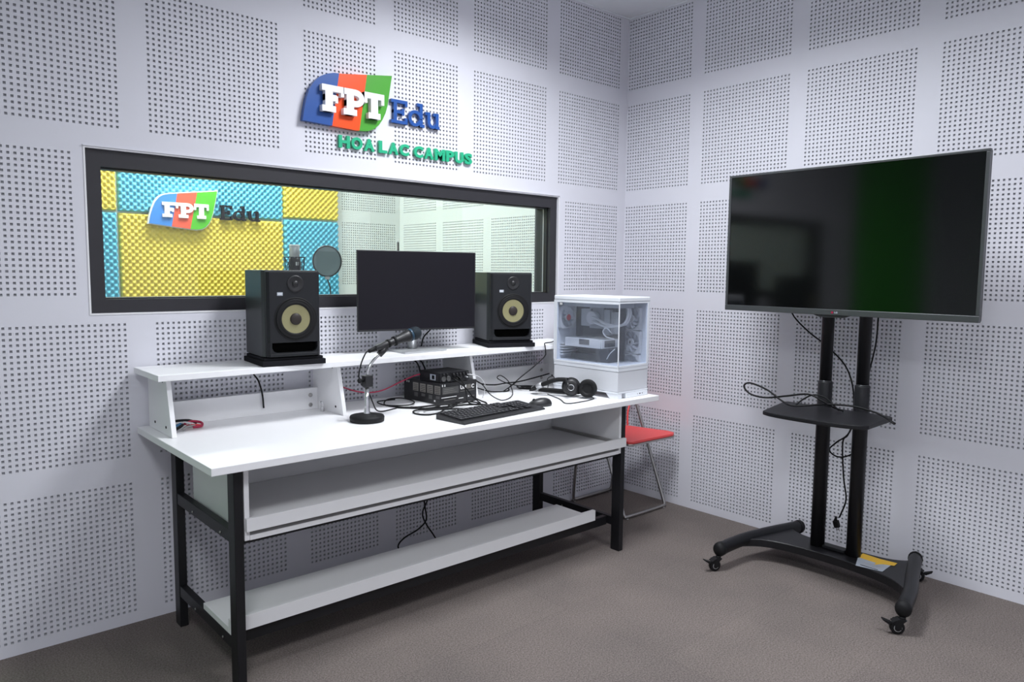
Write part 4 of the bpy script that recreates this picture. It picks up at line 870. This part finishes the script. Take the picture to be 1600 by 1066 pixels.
b = MB(); b.tube([(-.40, -1.60, lz), (-.43, -1.56, .80), (-.45, -1.52, .825), (-.45, -1.46, .843), (-.45, -1.36, .822), (-.45, -1.253, .800), (-.45, -1.176, .808), (-.45, -1.142, .838), (-.45, -1.160, .858), (-.45, -1.20, .856), (-.45, -1.267, .836), (-.46, -1.34, .800), (-.47, -1.396, lz+.004), (-.45, -1.462, .792), (-.44, -1.543, .808), (-.42, -1.654, .812), (-.42, -1.74, .80), (-.43, -1.785, .788), (-.45, -1.812, .781)], .0042, sub=6, n=10); lp.part('cord', b, M['cable'])
b = MB(); b.tube([(-.449, -1.811, .781), (-.455, -1.825, .776), (-.460, -1.838, .771)], [.006, .0075, .0075], n=8, flat=.6); lp.part('connector', b, M['rubber'])
cable('tv_cable', 'black cable arching over the stand shelf in front of the left pole', [(-.46, -1.405, lz), (-.44, -1.43, .812), (-.42, -1.47, .838), (-.41, -1.52, .832), (-.405, -1.56, .80), (-.40, -1.58, lz)], .0036)

# ---------------------------------------------------------------- recording gear inside the booth
bm_ = Thing('studio_microphone', 'silver-topped studio condenser microphone in a shock mount behind the glass', 'microphone', (-1.948, .50, 1.35))
b = MB(); b.ring([(.024, .085), (.0255, .087), (.0255, .140), (.021, .146), (.016, .147)], 'z', n=28); bm_.part('grille_head', b, M['silver'], 'silver mesh head')
b = MB(); b.ring([(.0262, .1415), (.0265, .143), (.0245, .1475), (.017, .1485)], 'z', n=28); bm_.part('top_cap', b, M['white'])
b = MB(); b.ring([(.028, .0), (.030, .004), (.030, .060), (.026, .084)], 'z', n=28); bd = bm_.part('body', b, M['blackp'])
b = MB(); b.box(-.009, -.001, -.0312, -.0295, .044, .062); b.box(.004, .012, -.0308, -.0290, .044, .062); b.build('label', M['wprint'], bd)
sh = MB()
for r_, z in ((.045, .012), (.052, .085)):
    P = [(r_*cos(2*pi*k/20), r_*sin(2*pi*k/20), z) for k in range(20)]; sh.tube(P, .0022, n=6, closed=True)
for k in range(8):
    a0 = 2*pi*k/8; a1 = a0+.4; sh.tube([(.052*cos(a0), .052*sin(a0), .085), (.031*cos(a1), .031*sin(a1), .030)], .0013, n=5); sh.tube([(.045*cos(a0), .045*sin(a0), .012), (.031*cos(a1), .031*sin(a1), .062)], .0013, n=5); sh.tube([(.045*cos(a0), .045*sin(a0), .012), (.052*cos(a0), .052*sin(a0), .085)], .0018, n=5)
sh.box(-.010, .010, .028, .055, -.03, .02); bm_.part('shock_mount', sh, M['rubber'])
mp = Thing('microphone_stand', 'black floor stand carrying the studio microphone and pop filter in the booth', 'microphone stand', (-1.93, .56, 0))
b = MB(); b.ring([(.011, .40), (.011, 1.315)], 'z', n=12); b.tube([(0, 0, 1.31), (-.012, -.015, 1.325)], .008, n=8); mp.part('pole', b, M['black'])
for k in range(3):
    a_ = 2*pi*k/3+.4; b = MB(); b.tube([(0, 0, .42), (.13*cos(a_), .13*sin(a_), .22), (.30*cos(a_), .30*sin(a_), .010)], .009, n=8); mp.part('leg', b, M['black'])
pf = Thing('pop_filter', 'round grey mesh pop filter on a thin gooseneck right of the studio microphone', 'pop filter', (-1.79, .46, 1.418), R(-28))
b = MB(); b.tube([(.070*cos(2*pi*k/40), 0, .0775*sin(2*pi*k/40)) for k in range(40)], .0042, n=8, closed=True); pf.part('rim', b, M['bezel'])
b = MB(); b.ring([(.0765, -.0012), (.0765, .0012)], 'y', n=40, sx=.905); pf.part('mesh_disc', b, M['popm'])
b = MB(); b.box(-.012, .012, -.006, .006, -.093, -.078, bev=.002); pf.part('clip', b, M['silver'])
b = MB(); b.tube([(.0, 0, -.092), (.012, .0, -.13), (.014, .0, -.18), (.004, .02, -.26), (-.03, .06, -.34), (-.11, .12, -.38), (-.155, .165, -.36)], .0035, sub=5, n=8); pf.part('gooseneck', b, M['bezel'])
fs = Thing('boom_pole', 'upright dark pole with pale tip standing in the booth behind the monitor', 'microphone stand', (-1.208, .70, 0))
b = MB(); b.ring([(.0065, .02), (.0065, 1.54)], 'z', n=10); fs.part('pole', b, M['black'])
b = MB(); b.ring([(.004, 1.5405), (.003, 1.552)], 'z', n=8); fs.part('tip', b, M['white'])
b = MB(); b.ring([(.12, .0003), (.12, .014), (.03, .02)], 'z', n=32); fs.part('base', b, M['black'])
